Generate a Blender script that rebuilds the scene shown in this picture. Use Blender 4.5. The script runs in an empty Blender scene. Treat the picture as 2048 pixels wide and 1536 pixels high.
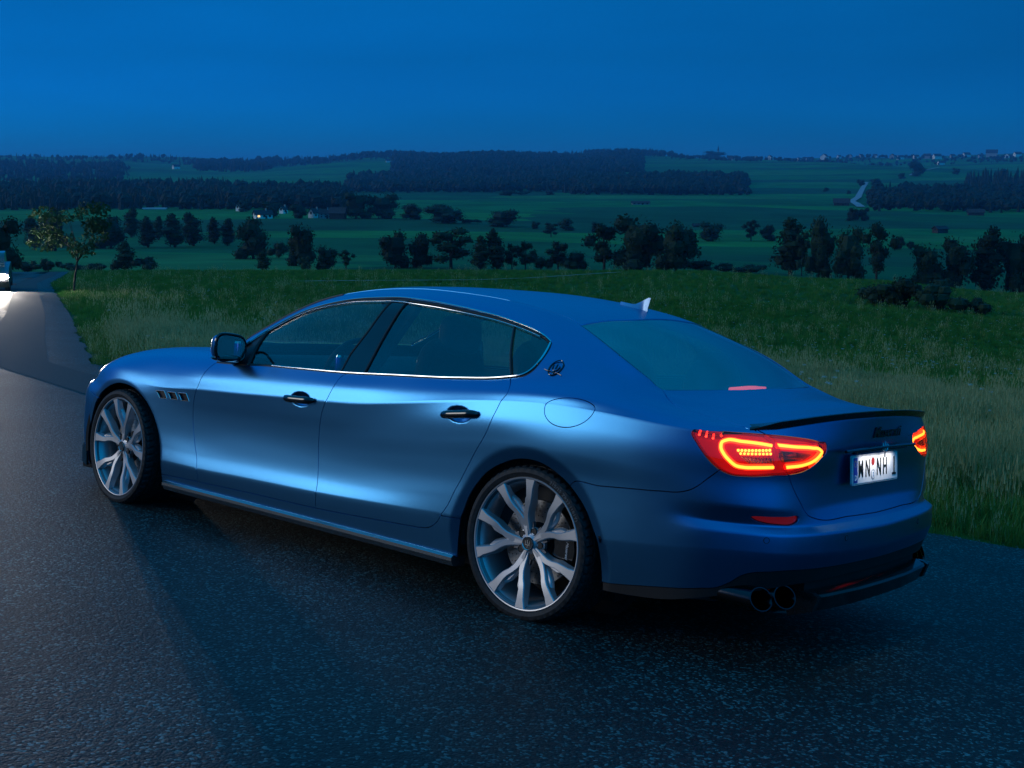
import bpy, math, random
import numpy as np
from mathutils import Vector, Matrix, geometry
random.seed(7); np.random.seed(7)
sc = bpy.context.scene
COL = sc.collection
R = math.radians
# ------------------------------------------------------------------ camera, sky, sun, exposure
FPX = 2511.68                                  # focal length in 2048-wide pixels
CAM_CAR = np.array([-3.3963, 5.2395, 1.4491])  # camera in the car's own frame (rear axle, ground)
YAW, PITCH, ROLL = -.8808, .073, .0746         # camera heading in that frame (the road is tilted)
HOR = 345.0                                    # pixel row of the true horizon
PW = math.atan((768 - HOR) / FPX)              # world pitch below the horizon
def _basis():
    f = np.array([math.cos(YAW)*math.cos(PITCH), math.sin(YAW)*math.cos(PITCH), -math.sin(PITCH)])
    r = np.cross(f, [0, 0, 1]); r /= np.linalg.norm(r); u = np.cross(r, f)
    c, s = math.cos(ROLL), math.sin(ROLL)
    return c*r + s*u, -s*r + c*u, f
_R, _U, _F = _basis()
R0 = np.array([1., 0, 0]); F0 = np.array([0, math.cos(PW), -math.sin(PW)]); U0 = np.array([0, math.sin(PW), math.cos(PW)])
M3 = np.outer(R0, _R) + np.outer(U0, _U) + np.outer(F0, _F)      # car frame -> world
CAMW = M3 @ CAM_CAR
cam = bpy.data.cameras.new('camera'); camo = bpy.data.objects.new('camera', cam); COL.objects.link(camo)
cam.sensor_width = 36; cam.lens = 36 * FPX / 2048; cam.clip_start = .05; cam.clip_end = 30000
camo.location = CAMW; camo.rotation_euler = (math.pi/2 - PW, 0, 0)
sc.camera = camo
NUP = M3 @ np.array([0, 0, 1.])                # normal of the tilted road plane
# daylight almost gone: dim blue sky, soft key from behind the camera's left
SUN_AZ, SUN_EL = -94.0, 17.0                  # azimuth clockwise from +Y (view direction), elevation
w = bpy.data.worlds.new('World'); sc.world = w; w.use_nodes = True
nt = w.node_tree; nt.nodes.clear()
sky = nt.nodes.new('ShaderNodeTexSky'); sky.sky_type = 'NISHITA'; sky.sun_disc = False
sky.sun_elevation = R(5); sky.sun_rotation = R(-(SUN_AZ-40))
sky.altitude = 600; sky.air_density = 1; sky.dust_density = 0; sky.ozone_density = 10
mul = nt.nodes.new('ShaderNodeMix'); mul.data_type = 'RGBA'; mul.blend_type = 'MULTIPLY'; mul.inputs[0].default_value = 1
tcw = nt.nodes.new('ShaderNodeTexCoord'); sep = nt.nodes.new('ShaderNodeSeparateXYZ'); rw = nt.nodes.new('ShaderNodeValToRGB')
nt.links.new(tcw.outputs['Generated'], sep.inputs[0]); nt.links.new(sep.outputs[2], rw.inputs[0])
SKYT = [(0, (.10, 1.10, 1.64)), (.010, (.10, 1.14, 1.64)), (.05, (.03, 1.20, 1.40)), (.085, (0, 1.16, 1.06)), (.14, (0, 1.42, 1.0)), (.26, (0, 3.0, 1.6)), (.42, (.2, 5.4, 2.25)), (.70, (.3, 10., 3.7)), (.90, (.3, 15, 5.0)), (1, (.3, 19, 6.8))]
el_ = rw.color_ramp.elements
for k_, (p_, c_) in enumerate(SKYT):
    e_ = el_[k_] if k_ < 2 else el_.new(p_)
    e_.position = p_; e_.color = (*c_, 1)
bg = nt.nodes.new('ShaderNodeBackground'); bg.inputs[1].default_value = .145
wo = nt.nodes.new('ShaderNodeOutputWorld')
nt.links.new(sky.outputs[0], mul.inputs[6]); nt.links.new(rw.outputs[0], mul.inputs[7]); mpw = nt.nodes.new('ShaderNodeMapping'); mpw.inputs['Scale'].default_value = (1, 1, 6)
nzw = nt.nodes.new('ShaderNodeTexNoise'); nzw.inputs['Scale'].default_value = 2.2; nzw.inputs['Detail'].default_value = 5; nzw.inputs['Roughness'].default_value = .55
mrw = nt.nodes.new('ShaderNodeMapRange'); mrw.inputs[1].default_value = .25; mrw.inputs[2].default_value = .75; mrw.inputs[3].default_value = .84; mrw.inputs[4].default_value = 1.10
vmw = nt.nodes.new('ShaderNodeVectorMath'); vmw.operation = 'SCALE'
nt.links.new(tcw.outputs['Generated'], mpw.inputs[0]); nt.links.new(mpw.outputs[0], nzw.inputs['Vector']); nt.links.new(nzw.outputs['Fac'], mrw.inputs[0])
nt.links.new(mul.outputs[2], vmw.inputs[0]); nt.links.new(mrw.outputs[0], vmw.inputs['Scale']); nt.links.new(vmw.outputs[0], bg.inputs[0]); nt.links.new(bg.outputs[0], wo.inputs[0])
sd_ = bpy.data.lights.new('sun', 'SUN'); sd_.energy = .66; sd_.angle = R(24); sd_.color = (1.0, .97, .90)
suno = bpy.data.objects.new('sun', sd_); COL.objects.link(suno)
sdir = Vector((math.sin(R(SUN_AZ))*math.cos(R(SUN_EL)), math.cos(R(SUN_AZ))*math.cos(R(SUN_EL)), math.sin(R(SUN_EL))))
suno.rotation_euler = sdir.to_track_quat('Z', 'Y').to_euler()
vs = sc.view_settings; vs.view_transform = 'Standard'; vs.look = 'None'; vs.exposure = 0; vs.gamma = 1; vs.use_curve_mapping = False
sc.cycles.max_bounces = 8; sc.cycles.transparent_max_bounces = 24
# ------------------------------------------------------------------ helpers
def link(o, parent=None):
    COL.objects.link(o)
    if parent is not None: o.parent = parent
    return o
def tag(o, label=None, cat=None, group=None, kind=None):
    if label: o['label'] = label
    if cat: o['category'] = cat
    if group: o['group'] = group
    if kind: o['kind'] = kind
    return o
def empty(name, loc=(0, 0, 0), rot=None, parent=None):
    o = bpy.data.objects.new(name, None); o.empty_display_size = .2
    link(o, parent); o.location = loc
    if rot is not None: o.rotation_euler = rot
    return o
def mesh_obj(name, v, f, mat=None, parent=None, smooth=True, normals=None, mats=None, mi=None):
    me = bpy.data.meshes.new(name)
    v = np.asarray(v, dtype=float)
    me.from_pydata(v.tolist(), [], [tuple(int(i) for i in q) for q in f])
    if mats:
        for m in mats: me.materials.append(m)
        if mi is not None: me.polygons.foreach_set('material_index', np.asarray(mi, dtype=np.int32))
    elif mat: me.materials.append(mat)
    if smooth: me.polygons.foreach_set('use_smooth', [True]*len(me.polygons))
    me.update()
    if normals is not None: me.normals_split_custom_set_from_vertices(np.asarray(normals).tolist())
    return link(bpy.data.objects.new(name, me), parent)
def autosmooth(o, ang=35):
    me = o.data; me.update()
    try: me.set_sharp_from_angle(angle=R(ang))
    except Exception: pass
    return o
class MB:
    """collects simple solids and links them as one mesh object"""
    def __init__(s): s.v = []; s.f = []
    def add(s, v, f):
        n = len(s.v); s.v += [tuple(p) for p in v]; s.f += [tuple(i+n for i in q) for q in f]; return s
    def box(s, x0, x1, y0, y1, z0, z1):
        v = [(x, y, z) for x in (x0, x1) for y in (y0, y1) for z in (z0, z1)]
        return s.add(v, [(0, 1, 3, 2), (4, 6, 7, 5), (0, 4, 5, 1), (2, 3, 7, 6), (0, 2, 6, 4), (1, 5, 7, 3)])
    def tube(s, pts, r, n=8, closed=False, flat=1.0, up=None):
        P = np.asarray(pts, float); m = len(P); rr = np.broadcast_to(np.asarray(r, float), (m,))
        T = np.gradient(P, axis=0) if not closed else np.roll(P, -1, 0) - np.roll(P, 1, 0)
        T /= np.maximum(np.linalg.norm(T, axis=1), 1e-9)[:, None]
        U = np.asarray(up if up is not None else (0.13, .21, .97), float)
        U = np.broadcast_to(U, P.shape)
        A = np.cross(T, U); A /= np.maximum(np.linalg.norm(A, axis=1), 1e-9)[:, None]; B = np.cross(T, A)
        v = []
        for i in range(m):
            for k in range(n):
                a = 2*math.pi*k/n; v.append(P[i] + rr[i]*(math.cos(a)*A[i] + flat*math.sin(a)*B[i]))
        f = []
        for i in range(m if closed else m-1):
            j = (i+1) % m
            for k in range(n): f.append((i*n+k, i*n+(k+1) % n, j*n+(k+1) % n, j*n+k))
        if not closed: f += [tuple(range(n))[::-1], tuple(range((m-1)*n, m*n))]
        return s.add(v, f)
    def lathe(s, prof, n=48, axis='y', c=(0, 0, 0), close=False):
        """prof: (radius, axial) pairs round the axis"""
        v = []
        for i in range(n):
            a = 2*math.pi*i/n
            for r, h in prof:
                if axis == 'y': v.append((c[0]+r*math.cos(a), c[1]+h, c[2]+r*math.sin(a)))
                elif axis == 'x': v.append((c[0]+h, c[1]+r*math.cos(a), c[2]+r*math.sin(a)))
                else: v.append((c[0]+r*math.cos(a), c[1]+r*math.sin(a), c[2]+h))
        m = len(prof); f = []
        for i in range(n):
            j = (i+1) % n
            for k in range(m if close else m-1):
                l = (k+1) % m; f.append((i*m+k, i*m+l, j*m+l, j*m+k))
        return s.add(v, f)
    def ball(s, c, r, nu=14, nv=9, p=1.0):
        v = []; f = []
        sg = lambda t: math.copysign(abs(t)**p, t)
        for j in range(nv+1):
            b = -math.pi/2 + math.pi*j/nv
            for i in range(nu):
                a = 2*math.pi*i/nu
                v.append((c[0]+r[0]*sg(math.cos(b))*sg(math.cos(a)), c[1]+r[1]*sg(math.cos(b))*sg(math.sin(a)), c[2]+r[2]*sg(math.sin(b))))
        for j in range(nv):
            for i in range(nu): f.append((j*nu+i, j*nu+(i+1) % nu, (j+1)*nu+(i+1) % nu, (j+1)*nu+i))
        return s.add(v, f)
    def prism(s, poly, h0, h1, fn):
        """poly: 2-D outline, fn(a,b,h) -> 3-D"""
        n = len(poly); v = [fn(a, b, h) for h in (h0, h1) for a, b in poly]
        return s.add(v, [tuple(range(n))[::-1], tuple(range(n, 2*n))] + [(i, (i+1) % n, n+(i+1) % n, n+i) for i in range(n)])
    def build(s, name, mat, parent=None, smooth=True, ang=35):
        o = mesh_obj(name, s.v, s.f, mat, parent, smooth)
        return autosmooth(o, ang) if smooth else o
# ------------------------------------------------------------------ materials
def newmat(name):
    m = bpy.data.materials.new(name); m.use_nodes = True; t = m.node_tree
    return m, t, t.nodes['Principled BSDF']
def pm(name, col, rough=.5, metal=0, coat=0, emit=None, es=0, spec=.5, coat_r=.05):
    m, t, b = newmat(name); b.inputs['Base Color'].default_value = (*col, 1); b.inputs['Roughness'].default_value = rough
    b.inputs['Metallic'].default_value = metal; b.inputs['Coat Weight'].default_value = coat; b.inputs['Coat Roughness'].default_value = coat_r
    b.inputs['Specular IOR Level'].default_value = spec
    if emit: b.inputs['Emission Color'].default_value = (*emit, 1); b.inputs['Emission Strength'].default_value = es
    return m
def N(t, kind, **kw):
    n = t.nodes.new(kind)
    for k, v in kw.items():
        if k.startswith('i_'):
            key = k[2:]; n.inputs[int(key) if key.isdigit() else key].default_value = v
        else: setattr(n, k, v)
    return n
def noise_col(name, c1, c2, scale, rough=.8, detail=6, bump=0, bscale=None, coords='Object', c3=None, scale2=None, spec=.3, stops=(.35, .65)):
    m, t, b = newmat(name); tc = N(t, 'ShaderNodeTexCoord')
    n = N(t, 'ShaderNodeTexNoise', i_Scale=scale, i_Detail=detail)
    r = N(t, 'ShaderNodeValToRGB'); r.color_ramp.elements[0].position = stops[0]; r.color_ramp.elements[1].position = stops[1]
    r.color_ramp.elements[0].color = (*c1, 1); r.color_ramp.elements[1].color = (*c2, 1)
    t.links.new(tc.outputs[coords], n.inputs['Vector']); t.links.new(n.outputs['Fac'], r.inputs[0]); out = r.outputs[0]
    if c3:
        n2 = N(t, 'ShaderNodeTexNoise', i_Scale=scale2, i_Detail=3); t.links.new(tc.outputs[coords], n2.inputs['Vector'])
        r2 = N(t, 'ShaderNodeValToRGB'); r2.color_ramp.elements[0].position = .42; r2.color_ramp.elements[1].position = .62
        mx = N(t, 'ShaderNodeMix', data_type='RGBA'); mx.inputs[7].default_value = (*c3, 1)
        t.links.new(n2.outputs['Fac'], r2.inputs[0]); t.links.new(r2.outputs[0], mx.inputs[0]); t.links.new(out, mx.inputs[6]); out = mx.outputs[2]
    t.links.new(out, b.inputs['Base Color']); b.inputs['Roughness'].default_value = rough; b.inputs['Specular IOR Level'].default_value = spec
    if bump:
        nb = N(t, 'ShaderNodeTexNoise', i_Scale=bscale or scale*3, i_Detail=8); bp = N(t, 'ShaderNodeBump', i_Strength=bump)
        t.links.new(tc.outputs[coords], nb.inputs['Vector']); t.links.new(nb.outputs['Fac'], bp.inputs['Height']); t.links.new(bp.outputs[0], b.inputs['Normal'])
    return m
def pane(name, tint, refl=.08, rough=.0, top=.75, gloss=(1, 1, 1)):
    """thin tinted sheet of glass: coloured transparency plus a Fresnel reflection"""
    m, t, b = newmat(name); t.nodes.remove(b); out = t.nodes['Material Output']
    tr = N(t, 'ShaderNodeBsdfTransparent'); tr.inputs[0].default_value = (*tint, 1)
    gl = N(t, 'ShaderNodeBsdfGlossy'); gl.inputs[0].default_value = (*gloss, 1); gl.inputs['Roughness'].default_value = rough
    lw = N(t, 'ShaderNodeLayerWeight', i_Blend=.35)
    mr = N(t, 'ShaderNodeMapRange', i_3=refl, i_4=top); mx = N(t, 'ShaderNodeMixShader')
    t.links.new(lw.outputs['Fresnel'], mr.inputs[0]); t.links.new(mr.outputs[0], mx.inputs[0])
    t.links.new(tr.outputs[0], mx.inputs[1]); t.links.new(gl.outputs[0], mx.inputs[2]); t.links.new(mx.outputs[0], out.inputs[0])
    return m
def glow(name, col, s):
    m, t, b = newmat(name); t.nodes.remove(b); e = N(t, 'ShaderNodeEmission'); e.inputs[0].default_value = (*col, 1); e.inputs[1].default_value = s
    t.links.new(e.outputs[0], t.nodes['Material Output'].inputs[0]); return m
def text_mesh(s, size, shear=0, bold=0, sx=1.0, extrude=.0015, align='CENTER', space=1.0):
    """text as vertex/face arrays: x along the line, y up, z thickness"""
    c = bpy.data.curves.new('lettering', 'FONT'); c.body = s; c.size = size; c.shear = shear; c.offset = bold
    c.extrude = extrude; c.align_x = align; c.align_y = 'CENTER'; c.space_character = space; c.resolution_u = 3
    o = bpy.data.objects.new('lettering', c); COL.objects.link(o)
    dg = bpy.context.evaluated_depsgraph_get(); me = o.evaluated_get(dg).to_mesh()
    v = np.array([list(p.co) for p in me.vertices]) * [sx, 1, 1]; f = [tuple(p.vertices) for p in me.polygons]
    o.evaluated_get(dg).to_mesh_clear(); bpy.data.objects.remove(o); bpy.data.curves.remove(c)
    return v, f
# ------------------------------------------------------------------ ground shape
CX, CY, CZ = CAMW
def zplane(x, y): return (-(NUP[0]*x+NUP[1]*y)/NUP[2])+.006
def plane_row(px, D):
    X = CX+D*(px-1024)/FPX; Y = CY+D; d = np.array([X-CX, D, zplane(X, Y)-CZ]); return 768-FPX*(d@U0)/(d@F0)
TPX = np.array([-2600, -600, 0, 700, 1348, 1700, 2048, 2700, 4600.])
T60 = [plane_row(p, 60.) for p in TPX[:3]]+[580, 600, 620, 640, 655, 670]
TD = {  # distance: pixel row at the columns above
 60: T60, 80: [552, 552, 556, 556, 566, 584, 610, 630, 640],
 100: [544, 544, 544, 543, 543.5, 561, 589, 605, 610], 130: [566, 566, 566, 566, 566, 584, 606, 620, 620], 180: [548, 548, 548, 548, 548, 564, 590, 600, 600],
 240: [520, 520, 520, 522, 528, 540, 558, 565, 565], 320: [497, 497, 497, 500, 508, 512, 520, 520, 520], 420: [470, 470, 470, 468, 478, 478, 480, 480, 480],
 520: [446, 446, 446, 441, 452, 452, 454, 454, 454], 700: [418, 418, 418, 416, 420, 427, 430, 430, 430], 900: [405, 405, 405, 404, 402, 405, 410, 410, 410],
 1200: [391, 391, 391, 388, 388, 388, 390, 390, 390], 1600: [378, 378, 378, 376, 368, 366, 366, 366, 366], 2200: [350, 350, 350, 352, 343, 340, 338, 338, 338],
 3000: [330, 330, 330, 328, 326, 323, 321, 321, 321], 4000: [317, 317, 317, 316, 316, 313, 311, 311, 311], 5200: [318]*9, 9000: [330]*9}
for d_ in (18., 22., 25., 28., 31., 35., 40., 46., 53.): TD[d_] = [plane_row(p, d_)+(T60[i]-plane_row(p, 60.))*(max(0, d_-25)/35)**1.5 for i, p in enumerate(TPX)]
_D = np.array(sorted(TD)); _T = np.array([TD[d] for d in _D], float)
def row_at(px, D):
    px = np.asarray(px, float); D = np.asarray(D, float)
    ld = np.interp(np.log(D), np.log(_D), np.arange(len(_D))); i = np.clip(ld.astype(int), 0, len(_D)-2); t = ld-i; t = t*t*(3-2*t)*.5+t*.5
    lx = np.interp(px, TPX, np.arange(len(TPX))); j = np.clip(lx.astype(int), 0, len(TPX)-2); s = lx-j; s = s*s*(3-2*s)
    a = _T[i, j]*(1-s)+_T[i, j+1]*s; b = _T[i+1, j]*(1-s)+_T[i+1, j+1]*s
    return a*(1-t)+b*t
def wob(x, y): return (np.sin(x*.013+y*.007)+np.sin(x*.031-y*.019+1.3)*.6+np.sin(x*.005-y*.011+4)*1.2)
def ground(px, D):
    """world point of the ground at image column px and distance D ahead of the camera"""
    px = np.asarray(px, float); D = np.asarray(D, float); r = row_at(px, D)
    t = (r-768)/FPX; dy = F0[1]-t*U0[1]; dz = F0[2]-t*U0[2]; X = CX+D*(px-1024)/FPX/dy; Y = CY+D; Z = CZ+D*dz/dy
    Z = Z+wob(X, Y)*np.clip((D-150)/3000, 0, .6)+(9*np.sin(X*.0033+1.2)+5*np.sin(X*.0081+Y*.0012)+3*np.sin(X*.017+2))*np.clip((D-1700)/1600, 0, 1)
    k = np.clip((D-22)/34, 0, 1); k = k*k*(3-2*k); Xp = CX+D*(px-1024)/FPX/F0[1]*.985
    Xn = Xp*(1-k)+X*k
    return Xn, Y, zplane(Xn, Y)*(1-k)+Z*k
def place(px, row, lo=150, hi=4200):
    """ground point seen at a pixel, searched between two distances"""
    Ds = np.exp(np.linspace(math.log(lo), math.log(hi), 400)); X, Y, Z = ground(np.full(400, px), Ds)
    d = np.stack([X-CX, Y-CY, Z-CZ], 1); rr = 768-FPX*(d@U0)/(d@F0); k = int(np.argmin(np.abs(rr-row)))
    return np.array([X[k], Y[k], Z[k]]), float(d[k]@F0)
# the road edge in the car's frame (x forward, y to the car's left)
EDGE = [(-60, -1.0), (-30, -2.2), (-12, -3.1), (-4, -3.3), (-.84, -3.24), (0, -3.1), (4, -3.15), (8, -3.6), (12.2, -4.5), (17, -7.2), (25, -11.8), (36, -17.9), (55, -28.5), (75, -41), (100, -57)]
_E = np.array(EDGE)
def edge_y(x): return np.interp(x, _E[:, 0], _E[:, 1])
def car2w(x, y, z=0.): return M3@np.array([x, y, z])
W2C = M3.T
# ------------------------------------------------------------------ ground materials
def asphalt():
    m, t, b = newmat('dark_asphalt'); tc = N(t, 'ShaderNodeTexCoord')
    v = N(t, 'ShaderNodeTexVoronoi', i_Scale=95.); v2 = N(t, 'ShaderNodeTexVoronoi', i_Scale=38.); n = N(t, 'ShaderNodeTexNoise', i_Scale=1.3, i_Detail=8)
    n3 = N(t, 'ShaderNodeTexNoise', i_Scale=260., i_Detail=3)
    for q in (v, v2, n, n3): t.links.new(tc.outputs['Object'], q.inputs['Vector'])
    r1 = N(t, 'ShaderNodeValToRGB'); e = r1.color_ramp.elements; e[0].position = .30; e[0].color = (.004, .013, .013, 1); e[1].position = .75; e[1].color = (.015, .034, .034, 1)
    t.links.new(n.outputs['Fac'], r1.inputs[0])
    r2 = N(t, 'ShaderNodeValToRGB'); e = r2.color_ramp.elements; e[0].position = .25; e[0].color = (.45, .45, .45, 1); e[1].position = .96; e[1].color = (6.5, 6.5, 6.5, 1)
    e2 = r2.color_ramp.elements.new(.80); e2.color = (1, 1, 1, 1)
    sepc = N(t, 'ShaderNodeSeparateColor'); t.links.new(v.outputs['Color'], sepc.inputs[0]); t.links.new(sepc.outputs[0], r2.inputs[0])
    mx = N(t, 'ShaderNodeMix', data_type='RGBA', blend_type='MULTIPLY'); mx.inputs[0].default_value = 1
    t.links.new(r1.outputs[0], mx.inputs[6]); t.links.new(r2.outputs[0], mx.inputs[7]); t.links.new(mx.outputs[2], b.inputs['Base Color'])
    b.inputs['Roughness'].default_value = .62; b.inputs['Specular IOR Level'].default_value = .28
    b1 = N(t, 'ShaderNodeBump', i_Strength=.7, i_Distance=.004); b2 = N(t, 'ShaderNodeBump', i_Strength=.4, i_Distance=.006); b3 = N(t, 'ShaderNodeBump', i_Strength=.35, i_Distance=.003)
    b1.invert = True; b2.invert = True
    t.links.new(v.outputs['Distance'], b1.inputs['Height']); t.links.new(v2.outputs['Distance'], b2.inputs['Height']); t.links.new(b2.outputs[0], b1.inputs['Normal'])
    t.links.new(n3.outputs['Fac'], b3.inputs['Height']); t.links.new(b1.outputs[0], b3.inputs['Normal']); t.links.new(b3.outputs[0], b.inputs['Normal'])
    return m
def field_mat():
    m, t, b = newmat('meadow_and_fields'); tc = N(t, 'ShaderNodeTexCoord')
    mp = N(t, 'ShaderNodeMapping'); mp.inputs['Scale'].default_value = (.0042, .0105, .001); t.links.new(tc.outputs['Object'], mp.inputs[0])
    nz = N(t, 'ShaderNodeTexNoise', i_Scale=2.0, i_Detail=2); t.links.new(mp.outputs[0], nz.inputs['Vector'])
    ad = N(t, 'ShaderNodeMix', data_type='RGBA', blend_type='ADD'); ad.inputs[0].default_value = .35; t.links.new(mp.outputs[0], ad.inputs[6]); t.links.new(nz.outputs['Color'], ad.inputs[7])
    vo = N(t, 'ShaderNodeTexVoronoi', i_Scale=1.0); t.links.new(ad.outputs[2], vo.inputs['Vector'])
    s = N(t, 'ShaderNodeSeparateColor'); t.links.new(vo.outputs['Color'], s.inputs[0])
    r = N(t, 'ShaderNodeValToRGB'); r.color_ramp.interpolation = 'CONSTANT'; cols = [(.012, .150, .038), (.010, .110, .034), (.022, .180, .038), (.012, .085, .034), (.035, .175, .046)]
    for k, c in enumerate(cols):
        e = r.color_ramp.elements[k] if k < 2 else r.color_ramp.elements.new(k*.2)
        e.position = k*.2; e.color = (*c, 1)
    t.links.new(s.outputs[0], r.inputs[0])
    # near meadow: greener, mottled
    n1 = N(t, 'ShaderNodeTexNoise', i_Scale=.35, i_Detail=10, i_Roughness=.7); t.links.new(tc.outputs['Object'], n1.inputs['Vector'])
    rn = N(t, 'ShaderNodeValToRGB'); e = rn.color_ramp.elements; e[0].position = .35; e[0].color = (.010, .070, .010, 1); e[1].position = .68; e[1].color = (.040, .150, .022, 1)
    t.links.new(n1.outputs['Fac'], rn.inputs[0])
    cd = N(t, 'ShaderNodeSeparateXYZ'); t.links.new(tc.outputs['Object'], cd.inputs[0])
    mr = N(t, 'ShaderNodeMapRange', i_1=80., i_2=140.); t.links.new(cd.outputs[1], mr.inputs[0])
    mx = N(t, 'ShaderNodeMix', data_type='RGBA'); t.links.new(mr.outputs[0], mx.inputs[0]); t.links.new(rn.outputs[0], mx.inputs[6]); t.links.new(r.outputs[0], mx.inputs[7])
    n2 = N(t, 'ShaderNodeTexNoise', i_Scale=.03, i_Detail=9, i_Roughness=.65); t.links.new(tc.outputs['Object'], n2.inputs['Vector'])
    r3 = N(t, 'ShaderNodeValToRGB'); e = r3.color_ramp.elements; e[0].position = .3; e[0].color = (.6, .6, .6, 1); e[1].position = .7; e[1].color = (1.35, 1.35, 1.35, 1); t.links.new(n2.outputs['Fac'], r3.inputs[0])
    m2 = N(t, 'ShaderNodeMix', data_type='RGBA', blend_type='MULTIPLY'); m2.inputs[0].default_value = 1; t.links.new(mx.outputs[2], m2.inputs[6]); t.links.new(r3.outputs[0], m2.inputs[7])
    t.links.new(m2.outputs[2], b.inputs['Base Color']); b.inputs['Roughness'].default_value = .9; b.inputs['Specular IOR Level'].default_value = .1
    return m
ASPH = asphalt(); FIELD = field_mat()
# terrain sheet
cols = np.concatenate([np.linspace(-2600, -200, 25), np.linspace(-150, 2200, 95), np.linspace(2250, 4600, 25)])
Ds = np.concatenate([np.linspace(1.0, 22, 22), np.exp(np.linspace(math.log(23), math.log(130), 60)), np.exp(np.linspace(math.log(134), math.log(9000), 110))])
GX, GD = np.meshgrid(cols, Ds); X, Y, Z = ground(GX, GD)
V = np.stack([X, Y, Z], -1); cc = (V@W2C.T)
near = GD < 60; out = cc[..., 1] > edge_y(cc[..., 0])-.15
V[..., 2] -= np.where(near & out, .05, 0)
nr, nc = GX.shape; f = []
for i in range(nr-1):
    for j in range(nc-1): f.append((i*nc+j, i*nc+j+1, (i+1)*nc+j+1, (i+1)*nc+j))
v = V.reshape(-1, 3)
mesh_obj('meadow_ground', v, f, FIELD); tag(bpy.data.objects['meadow_ground'], kind='structure')
bk = [(-60, CY+1.0), (60, CY+1.0), (60, -70), (-60, -70)]
mesh_obj('ground_behind', [(x, y, zplane(x, y)-.06) for x, y in bk], [(0, 3, 2, 1)], FIELD); tag(bpy.data.objects['ground_behind'], kind='structure')
# road: one sheet following the curve
xs = np.concatenate([np.linspace(-60, -4, 20), np.linspace(-3, 20, 60), np.linspace(21, 100, 60)])
jit = lambda x: .05*np.sin(x*3.1)+.035*np.sin(x*7.7+1)+.02*np.sin(x*17.+2)
v = []; f = []; lanes = [0, .35, .60, 1.5, 3, 6, 9, 12, 16]
wid = np.interp(xs, [-60, 3, 14, 30, 100], [1, 1, .62, .44, .42])
def road_z(P):
    """height of the ground under a world point: tilted plane near by, the meadow profile further out"""
    D = P[1]-CY
    if D < 22: return zplane(P[0], P[1])
    px = 1024+(P[0]-CX)*FPX*F0[1]/D
    for _ in range(4):
        x_, y_, z_ = ground(px, D); px += (P[0]-float(x_))*FPX/D
    return float(z_)
for i, x in enumerate(xs):
    dx = .5; tx, ty = 2*dx, edge_y(x+dx)-edge_y(x-dx); L = math.hypot(tx, ty); nx_, ny_ = -ty/L, tx/L
    for k, l in enumerate(lanes):
        o = l*wid[i] if l > 2 else l
        cx_, cy_ = x+nx_*o, edge_y(x)+ny_*o+(jit(x) if k == 0 else 0); P = car2w(cx_, cy_); P[2] = road_z(P)+.012; v.append(tuple(P))
n = len(lanes)
for i in range(len(xs)-1):
    for k in range(n-1): f.append((i*n+k, (i+1)*n+k, (i+1)*n+k+1, i*n+k+1))
tag(mesh_obj('road', v, f, ASPH), kind='structure')
# paler worn band along the right edge of the road
RV = np.array(v).reshape(len(xs), n, 3); sel = np.nonzero(xs > 3)[0]
BN2 = np.array([0, 0, .0022]); v = []; f = []
for i in sel: v += [tuple(RV[i, 2]+BN2), tuple(RV[i, 3]+BN2)]
for i in range(len(sel)-1): f.append((2*i, 2*i+2, 2*i+3, 2*i+1))
tag(mesh_obj('road_edge_band', v, f, noise_col('worn_asphalt', (.014, .024, .026), (.040, .050, .052), 70, .8, bump=.5, bscale=110)), kind='structure')
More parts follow.
